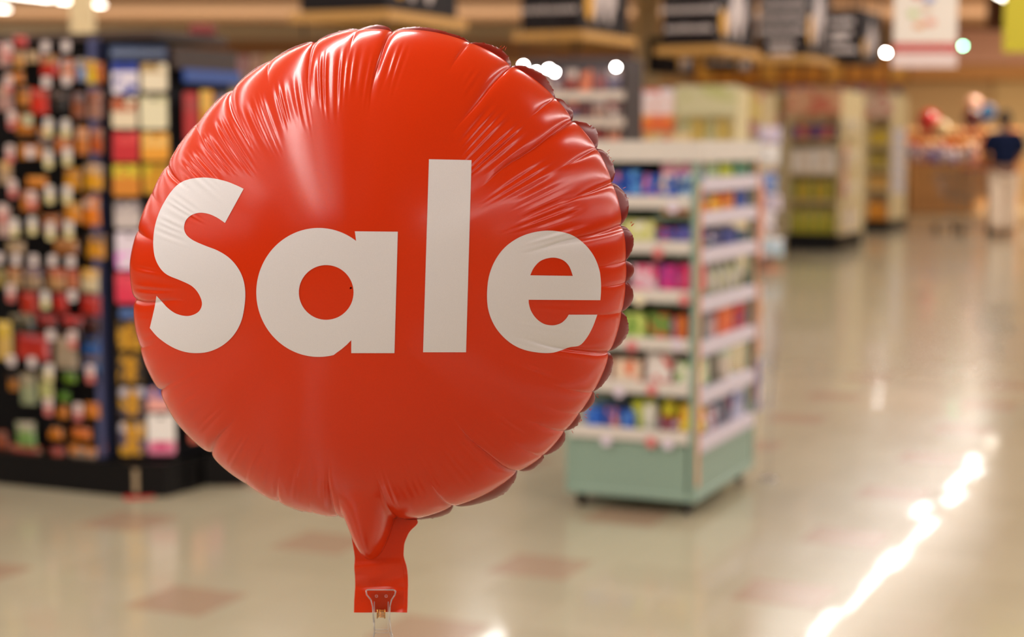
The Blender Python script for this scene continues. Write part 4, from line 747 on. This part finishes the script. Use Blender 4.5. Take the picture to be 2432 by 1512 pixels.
# dark magazine rack
Y1 = 9.5; p = at(1476, 300, Y1); g1 = empty('magazine_rack', (p.x, Y1, 0), GZ); tag(g1, 'dark rack with pale shelf strips right behind the red balloon edge', 'rack')
w1 = .62; z1 = lambda py: at(1400, py, Y1).z
MB().box(-w1, 0, .05, .35, 0, z1(136), .005).build('rack_body', mat('dark_plum', (46, 34, 36), rough=.5), g1)
for py in (232, 296): MB().box(-w1, 0, -.01, .05, z1(py + 4), z1(py - 16)).build('shelf_strip', mat('pale_strip', (196, 180, 166), rough=.5), g1)
mcols = [(190, 150, 130), (150, 60, 50), (90, 80, 110), (200, 180, 170), (206, 110, 70), (110, 60, 60), (170, 150, 150), (140, 40, 40)]
for r, (pt, pb) in enumerate(((160, 214), (236, 279), (300, 350))):
    for i in range(7):
        a_ = mcols[(i * 3 + r) % 8]; h = z1(pt) - z1(pb)
        if i == (r * 2) % 7: continue
        mb = MB().box(-.036, .036, 0, .012, 0, h * .95, .002); put(mb, pmat(a_, mcols[(i + r) % 8], (60, 40, 44), .6, i + r), 'magazine', g1, (-w1 + .05 + i * .086, .02, z1(pb)), 'magazine in the %s tier of the dark rack, %s from the left' % (ORD[r], NTH[i]), 'magazine', 'magazines in the %s tier' % ORD[r])
# long low shelving far back across the aisle heads
kb = at(1480, 300, 33); lg = empty('long_shelf', (kb.x, 33, 0)); tag(lg, 'long cream shelf run far back across the aisles with mixed goods on top', 'shelf')
wl = at(2150, 300, 33).x - kb.x; zl = lambda py: CAMZ + (335 - py) * 33 / FPX
MB().box(0, wl, .0, .6, 0, zl(222)).build('carcass', mat('cream_shelving', ()), lg)
for k, py in enumerate((235, 262, 292)): MB().box(0, wl, -.25, 0, zl(py) - .03, zl(py)).build('shelf', mat('beige_shelving', ()), lg)
for i in range(34):
    a_ = [(96, 70, 150), (200, 60, 60), (230, 140, 60), (206, 190, 150), (60, 70, 150), (220, 120, 130), (214, 170, 60)][(i * 5) % 7]
    o = MB().box(-.07, .07, 0, .2, 0, random.uniform(.09, .17), .004).build('carton', pmat(a_, None, (220, 200, 180), .8, i % 5)); o.location = (kb.x + .1 + i * wl / 34.5, 33.1, zl(222)); tag(o, nth({(96, 70, 150): 'violet', (200, 60, 60): 'red', (230, 140, 60): 'orange', (206, 190, 150): 'cream', (60, 70, 150): 'blue', (220, 120, 130): 'pink', (214, 170, 60): 'gold'}[a_] + ' carton on top of the long far shelf'), 'carton', 'cartons on top of the long far shelf')
for k, py in enumerate((262, 292)):
    for i in range(30):
        a_ = [(214, 190, 90), (206, 150, 60), (222, 206, 160), (190, 160, 60), (206, 100, 90)][(i * 3 + k) % 5]
        o = MB().box(-.075, .075, -.2, -.02, 0, .17, .004).build('carton', pmat(a_, None, (214, 190, 130), .8, i % 5)); o.location = (kb.x + .12 + i * wl / 30.5, 33, zl(py)); tag(o, nth('%s carton, %s row of the long far shelf' % ({(214, 190, 90): 'straw', (206, 150, 60): 'amber', (222, 206, 160): 'cream', (190, 160, 60): 'mustard', (206, 100, 90): 'brick red'}[a_], ['upper', 'lower'][k])), 'carton', 'cartons in the %s row of the long far shelf' % ['upper', 'lower'][k])
# shelving far behind the left racks
g8 = empty('far_shelf', at(640, 300, 20)); g8.location.z = 0; g8.rotation_euler.z = GZ; tag(g8, 'pale far shelf unit seen between the side card rack and the red balloon', 'shelf')
MB().box(-1.2, .8, .3, .8, 0, 2.35).build('carcass', mat('cream_shelving', ()), g8)
for k in range(5):
    MB().box(-1.2, .8, 0, .3, .35 + k * .45, .38 + k * .45).build('shelf', mat('beige_shelving', ()), g8)
    for i in range(9): put(MB().box(-.09, .09, 0, .2, 0, .26, .004), pmat([(220, 170, 150), (230, 200, 150), (210, 180, 90), (200, 150, 160)][(i + k) % 4], None, (230, 214, 200), .8, i % 4), 'carton', g8, (-1.08 + i * .22, .04, .381 + k * .45), nth('pale carton, %s row of the shelf behind the balloon' % ORD[4 - k]), 'carton', '%s row of the far shelf unit' % ORD[4 - k])
# ------------------------------------------------------------------ hanging aisle signs
WOOD = mat('tan_wood_rail', (192, 144, 74), rough=.5, noise=.15, nscale=10); SB = mat('charcoal_sign', (24, 17, 19), rough=.6, spec=.2); INK = mat('chalk_white_ink', (206, 194, 190), rough=.6)
def squig(mb, x0, x1, z, h, face_y, n):                  # a line of chalk lettering too blurred to read: loops and stems
    st = (x1 - x0) / n
    for k in range(n):
        x = x0 + st * k; mb.rod((x, face_y, z), (x + st * .35, face_y, z + h * random.uniform(.6, 1)), h * .16, 4).rod((x + st * .35, face_y, z + h * .8), (x + st * .8, face_y, z), h * .16, 4)
def aisle_sign(pl, pcn, ps, yb, Y, h, label, lines, low=True, rail=True):
    Kc = at(pcn, yb, Y); r = empty('aisle_sign', Kc, GZ); w = -along(pl, Kc, V); l = along(ps, Kc, U); tag(r, label, 'sign')
    MB().box(-w, 0, 0, l, 0, h, .004).build('sign_box', SB, r)
    if rail:
        for bx in ((-w - .06, .06, -.06, 0), (-w - .06, .06, l, l + .06), (0, .06, 0, l), (-w - .06, -w, 0, l)): MB().box(*bx, -.085, -.01, .004).build('wooden_rail', WOOD, r)
    for x, y in ((-w + .02, .02), (-.02, .02), (-.02, l - .02), (-w + .02, l - .02)): MB().rod((x, y, -.18 if low and rail else 0), (x, y, H_CEIL - Kc.z), .010).build('hanger_rod', mat('dark_metal', ()), r)
    mb = MB()
    for k, (f0, f1, zc) in enumerate(lines): squig(mb, -w + w * f0, -w + w * f1, h * zc, .055 * Y / 15, -.004, max(4, int((f1 - f0) * 12)))
    if lines: tag(mb.build('chalk_lettering', INK, r), kind='stuff')
    # food drawing on the side panel
    mb = MB()
    for q in range(5): mb.ell((.003, l * (.35 + .08 * q), h * (.30 + .16 * (q % 3))), .003, l * .07, h * .2)
    tag(mb.build('painted_motif', mat('pale_motif', (190, 176, 172), rough=.6), r, smooth=True), kind='stuff')
    MB().ell((.004, l * .18, h * .28), .003, l * .09, h * .17).build('painted_dot', mat('golden_motif', (206, 150, 40), rough=.6), r, smooth=True)
    return r
aisle_sign(713, 915, 1085, 20, 12.2, .75, 'largest charcoal aisle sign directly above the red balloon', [])
aisle_sign(1238, 1377, 1492, 70, 14.8, .80, 'charcoal aisle sign with chalk lettering right above the balloon shoulder', [(.02, .98, .19)])
aisle_sign(1573, 1700, 1792, 106, 16.7, .80, 'charcoal aisle sign with three lines of lettering, third from the left', [(.1, .9, .62), (-.02, 1.05, .40), (.06, .95, .17)])
aisle_sign(1802, 1912, 1968, 130, 18.8, 1.0, 'charcoal aisle sign with six lettered lines left of the white poster', [(0, 1, .68), (.05, 1, .52), (-.1, 1.02, .38), (-.05, 1.0, .24), (.2, .8, .10), (.25, .75, .0)])
aisle_sign(1964, 2042, 2092, 146, 20.5, .62, 'smaller charcoal aisle sign beside the white poster', [(.05, .8, .72), (.1, .75, .5), (.1, .6, .38), (.05, .9, .18)], rail=False)
aisle_sign(1537, 1606, 1650, 172, 22.5, .46, 'small plain charcoal aisle sign lowest of all near the cream column', [], rail=False)
s7_ = aisle_sign(1672, 1746, 1790, 166, 24.0, .22, 'tiny lettered aisle sign hanging under the third aisle sign', [(.05, .95, .4)], rail=False)
# white poster and green banner
Y = 12.0; pw = at(2122, 102, Y); po = empty('hanging_poster', (pw.x, Y, pw.z), 0); tag(po, 'white hanging poster with a red band near its lower edge', 'poster')
pW = at(2272, 100, Y).x - pw.x; zp = lambda py: at(2200, py, Y).z - pw.z
MB().box(0, pW, 0, .006, zp(102), .78, .002).build('poster_sheet', pmat((230, 222, 212), (230, 222, 212), None), po)
MB().box(0, pW, -.001, .007, zp(124), zp(103)).build('red_band', mat('red_band', (196, 40, 44), rough=.5), po)
MB().box(-.005, pW + .005, -.001, .007, zp(160), zp(125), .002).build('white_foot', mat('poster_white', (224, 204, 200), rough=.5), po)
mb = MB(); squig(mb, .03, pW - .03, zp(119), .03, -.004, 16); tag(mb.build('band_lettering', mat('pale_pink_ink', (220, 150, 146), rough=.6), po), kind='stuff')
for x, z_, c_ in ((.36, .33, (200, 90, 90)), (.55, .30, (120, 140, 200)), (.30, .20, (190, 210, 150)), (.40, .12, (222, 160, 110)), (.58, .14, (222, 150, 130)), (.5, .23, (214, 190, 170))):
    MB().ell((pW * x, -.002, z_ * 1.0), .04, .003, .025).build('printed_blob', mat('blob_%d' % c_[1], c_, rough=.6), po, smooth=True)
MB().rod((.05, .003, .78), (.05, .003, H_CEIL - pw.z), .003).rod((pW - .05, .003, .78), (pW - .05, .003, H_CEIL - pw.z), .003).build('hanger_wire', mat('dark_metal', ()), po)
pg = at(2382, 124, 12.0); gb = empty('green_banner', (pg.x, 12.0, pg.z)); tag(gb, 'lime green square banner hanging at the right edge', 'banner')
MB().box(0, .45, 0, .006, 0, .42, .002).build('banner_sheet', mat('lime_green', (190, 178, 34), rough=.5), gb)
MB().rod((.03, .003, .42), (.03, .003, H_CEIL - pg.z), .003).rod((.42, .003, .42), (.42, .003, H_CEIL - pg.z), .003).build('hanger_wire', mat('dark_metal', ()), gb)
# ------------------------------------------------------------------ produce corner, balloons, person, cart
Yc = fl(2240, 508).y; kx = at(2165, 300, Yc).x; cw = at(2325, 300, Yc).x - kx; zc = lambda py: CAMZ + (335 - py) * Yc / FPX
bn = empty('produce_crate', (kx, Yc, 0)); tag(bn, 'big brown wooden slatted crate stand left of the person', 'crate')
CW = mat('crate_wood', (190, 140, 86), rough=.7, noise=.2, nscale=5); CW2 = mat('crate_wood_dark', (140, 98, 56), rough=.7)
MB().box(.04, cw - .04, .05, 1.2, .02, zc(395)).build('crate_core', CW2, bn)
for i in range(9): MB().box(i * cw / 9, (i + .84) * cw / 9, 0, .05, .03, zc(390), .006).build('slat', CW, bn)
MB().box(-.03, cw + .03, -.04, 0, zc(400), zc(388), .005).build('top_board', CW, bn); MB().box(-.03, cw + .03, -.04, 0, .02, .14, .005).build('bottom_board', CW, bn)
MB().box(-.5, -.0, .2, 1.2, 0, .55).build('side_crate', CW2, bn)
for i in range(26):
    x = random.uniform(0, cw); r = random.uniform(.07, .13); c_ = [(110, 100, 170), (214, 196, 190), (90, 90, 160), (196, 110, 110), (206, 190, 200), (160, 120, 150)][i % 6]
    o = MB().ell((0, 0, 0), r, r, r * 1.1, 10, 7); o = o.build('wrapped_bouquet', pmat(c_, None, (214, 206, 210), .8, i % 6), smooth=True); o.location = (kx + x, Yc + .1 + .12 * (i % 4), zc(392) + r * .9 + .09 * (i % 3)); tag(o, nth('%s wrapped bundle heaped on the brown crate' % ['violet', 'cream', 'blue', 'rose', 'pale', 'mauve'][i % 6], 'in its heap'), 'bouquet', 'bundles heaped on the brown crate stand')
OG = mat('orange_fruit', (226, 140, 60), rough=.25)
for i in range(22):
    r = .055; o = MB().ell((0, 0, 0), r, r, r, 10, 8).build('orange', OG, smooth=True); o.location = (kx - .45 + (i % 5) * .11, Yc + .3 + .11 * (i // 5), .55 + r + .0 * (i % 2)); tag(o, nth('orange fruit, %s row in the low crate' % ['front', 'second', 'third', 'fourth', 'back'][i // 5]), 'orange', 'oranges in the low crate')
bk = empty('bakery_stand', (at(2150, 300, 38).x, 38, 0)); tag(bk, 'wide warm wooden tiered stand behind the crate with baked goods', 'stand')
bw_ = at(2440, 300, 38).x - bk.location.x; zb = lambda py: CAMZ + (335 - py) * 38 / FPX
BW = mat('warm_wood', (190, 130, 74), rough=.6)
MB().box(0, bw_, .3, 1.0, 0, zb(318)).build('stand_body', mat('crate_wood', ()), bk)
for k, py in enumerate((318, 345, 372, 400)): MB().box(0, bw_, .25 - .12 * k, .3, zb(py) - .04, zb(py)).build('tier', BW, bk)
for k, py in enumerate((318, 345, 372)):
    for i in range(16):
        c_ = [(222, 160, 100), (214, 130, 70), (230, 190, 130), (196, 110, 60), (220, 180, 140)][(i * 2 + k) % 5]
        o = MB().ell((0, 0, .06), .08, .08, .08, 10, 6).build('bread_loaf', pmat(c_, None, (190, 110, 60), .8, i % 3), smooth=True); o.location = (bk.location.x + .1 + i * bw_ / 16.4, 38.0 + .17 - .12 * k + .0, zb(py)); tag(o, nth('round loaf, %s tier of the warm wooden stand' % ORD[k]), 'bread', 'loaves in the %s tier' % ORD[k])
def small_balloon(px, py, Y, r, c_, label, tie):
    p = at(px, py, Y); o = empty('party_balloon', p); tag(o, label, 'balloon')
    m = mat('balloon_%d_%d' % (c_[0], c_[2]), c_, rough=.15, coat=.6)
    MB().lathe([(r * .06, -r * 1.16), (r * .10, -r * 1.08), (r * .45, -r * .9), (r * .8, -r * .55), (r, 0), (r * .94, r * .35), (r * .7, r * .72), (r * .35, r * .94), (r * .02, r)], n=16).build('envelope', m, o, smooth=True)
    MB().rod((0, 0, -r * 1.1), (0, 0, tie - p.z), .004).build('string', mat('white_metal', ()), o)
small_balloon(2205, 288, 36, .24, (200, 50, 50), 'small red balloon floating above the bread stand', 1.0)
small_balloon(2237, 306, 35.5, .17, (226, 206, 160), 'cream balloon beside the small red balloon', 1.0)
small_balloon(2312, 247, 36, .17, (206, 160, 140), 'pale pink balloon above the maroon one', 1.1)
small_balloon(2310, 282, 35, .22, (110, 44, 50), 'maroon balloon left of the blue balloon', 1.1)
small_balloon(2346, 265, 33, .16, (20, 150, 255), 'bright blue balloon above the head of the person', 1.2)
# person seen from behind
pp = fl(2379, 561); per = empty('person', pp); per.scale = (1.16, 1.1, 1.075); tag(per, 'person seen from behind in a navy polo shirt and khaki trousers pushing a cart', 'person')
def skin(name, verts, edges, m, parent, sub=2):
    me = bpy.data.meshes.new(name); me.from_pydata([v[:3] for v in verts], edges, []); o = bpy.data.objects.new(name, me); COL.objects.link(o); o.parent = parent
    md = o.modifiers.new('skin', 'SKIN'); md.use_smooth_shade = True
    for i, v in enumerate(verts): me.skin_vertices[0].data[i].radius = (v[3], v[4] if len(v) > 4 else v[3])
    me.skin_vertices[0].data[0].use_root = True; s_ = o.modifiers.new('sub', 'SUBSURF'); s_.levels = s_.render_levels = sub
    me.materials.append(m); return o
def chain(lst, vs, es, base):
    p = base
    for q in lst: vs.append(q); es.append((p, len(vs) - 1)); p = len(vs) - 1
    return p
SK = mat('skin', (120, 84, 64), rough=.5)
vs = [(0, 0, .96, .15, .11)]; es = []
ch = chain([(0, .01, 1.12, .135, .10), (0, .01, 1.32, .16, .11), (0, .01, 1.43, .12, .08)], vs, es, 0)
nk = chain([(0, .01, 1.50, .055), (0, .02, 1.56, .06), (0, .03, 1.63, .078, .09), (0, .03, 1.70, .07, .085)], vs, es, ch)
for s_ in (-1, 1):
    sh = chain([(s_ * .15, .01, 1.43, .065), (s_ * .20, .02, 1.40, .062), (s_ * .235, .06, 1.15, .045), (s_ * .16, .30, 1.06, .033), (s_ * .14, .40, 1.06, .03, .022)], vs, es, ch)
    for k in range(4): chain([(s_ * (.155 - .018 * k), .46, 1.05 + .002 * k, .0095), (s_ * (.155 - .018 * k), .49 - .004 * k, 1.03, .0085), (s_ * (.155 - .018 * k), .475, 1.01, .008)], vs, es, sh)
    chain([(s_ * .10, .42, 1.05, .011), (s_ * .09, .45, 1.03, .009)], vs, es, sh)
    chain([(s_ * .09, 0, .90, .09), (s_ * .10, .0 + s_ * .05, .50, .06), (s_ * .10, -.02 + s_ * .10, .10, .042), (s_ * .105, .08 + s_ * .10, .04, .036, .026)], vs, es, 0)
skin('body', vs, es, SK, per)
vs = [(0, 0, .96, .19, .14)]; es = []
ch = chain([(0, .01, 1.15, .185, .135), (0, .01, 1.33, .20, .135), (0, .01, 1.43, .13, .09), (0, .01, 1.48, .066)], vs, es, 0)
for s_ in (-1, 1): chain([(s_ * .16, .01, 1.42, .078), (s_ * .21, .02, 1.36, .082), (s_ * .232, .05, 1.17, .076)], vs, es, 3)
skin('polo_shirt', vs, es, mat('navy_cloth', (8, 20, 50), rough=.9, spec=.2), per)
vs = [(0, 0, .98, .165, .125)]; es = []
for s_ in (-1, 1): chain([(s_ * .10, 0, .86, .12), (s_ * .105, s_ * .05, .50, .10), (s_ * .105, -.02 + s_ * .10, .09, .09)], vs, es, 0)
skin('trousers', vs, es, mat('khaki_cloth', (222, 200, 176), rough=.8), per)
MB().ell((0, .015, 1.685), .088, .10, .10, 16, 10).build('hair', mat('dark_hair', (26, 20, 20), rough=.7), per, smooth=True)
for s_ in (-1, 1):
    MB().ell((s_ * .085, .04, 1.64), .012, .02, .03, 8, 6).build('ear', SK, per, smooth=True)
    MB().ell((s_ * .105, .06 + s_ * .10, .045), .05, .14, .045, 12, 6).build('shoe', mat('dark_shoe', (40, 32, 30), rough=.5), per, smooth=True)
MB().ell((0, .125, 1.635), .012, .02, .02, 8, 6).build('nose', SK, per, smooth=True)
for s_ in (-1, 1): MB().ell((s_ * .032, .108, 1.66), .012, .008, .008, 8, 6).build('eye', mat('eye_white', (230, 225, 220)), per, smooth=True)
MB().ell((0, .112, 1.595), .025, .008, .008, 8, 6).build('mouth', mat('lips', (150, 80, 70)), per, smooth=True)
# shopping cart beyond the hands, standing to the left
ct = empty('shopping_cart', pp + Vector((-.26, .58, 0)), math.radians(20)); tag(ct, 'grey wire shopping cart in front and left of the person', 'cart')
GM = mat('cart_wire', (130, 124, 120), rough=.3, metal=.8)
def lerp(a_, b_, t): return tuple(x + (y - x) * t for x, y in zip(a_, b_))
top = [(-.28, 0, 1.0), (.28, 0, 1.0), (.22, .85, .92), (-.22, .85, .92)]; bot = [(-.22, .08, .52), (.22, .08, .52), (.17, .72, .58), (-.17, .72, .58)]
mb = MB()
for i in range(4):
    j = (i + 1) % 4
    for q in range(9): mb.rod(lerp(top[i], top[j], q / 9), lerp(bot[i], bot[j], q / 9), .0035, 4)
    for q in range(5): mb.rod(lerp(top[i], bot[i], q / 4), lerp(top[j], bot[j], q / 4), .004 if q else .009, 4)
for q in range(9): mb.rod(lerp(bot[0], bot[1], q / 8), lerp(bot[3], bot[2], q / 8), .0035, 4)
mb.build('basket', GM, ct)
MB().rod((-.25, .05, 1.0), (-.24, .0, .15), .012).rod((.25, .05, 1.0), (.24, .0, .15), .012).rod((-.24, 0, .15), (-.17, .8, .15), .012).rod((.24, 0, .15), (.17, .8, .15), .012).rod((-.24, 0, .15), (.24, 0, .15), .012).rod((-.17, .8, .15), (.17, .8, .15), .012).rod((-.19, .4, .15), (-.17, .4, .55), .01).rod((.19, .4, .15), (.17, .4, .55), .01).build('frame', GM, ct)
MB().rod((-.29, -.06, 1.03), (.29, -.06, 1.03), .015, 8).rod((-.27, -.06, 1.03), (-.28, 0, 1.0), .01).rod((.27, -.06, 1.03), (.28, 0, 1.0), .01).build('handle', mat('red_handle', (170, 40, 36), rough=.4), ct)
for x, y in ((-.24, 0), (.24, 0), (-.17, .8), (.17, .8)):
    MB().lathe([(.02, -.014), (.058, -.012), (.06, 0), (.058, .012), (.02, .014)], (x, y, .06), 14, 'x').rod((x, y, .06), (x, y, .15), .010).build('wheel', BLK, ct)
# dark top shelf beyond the dark left rack
tb = MB().box(-.05, .05, -.05, .05, 0, .05, .01).build('red_box', mat('dull_red_card', (120, 34, 28), rough=.6)); tb.location = at(470, 108, 7.4); tag(tb, 'dull red box on top of the dark card rack', 'box')
tb.location.z = HT + .03; tb.location.x = W2(rack, (.06, .52, 0)).x; tb.location.y = W2(rack, (.06, .52, 0)).y
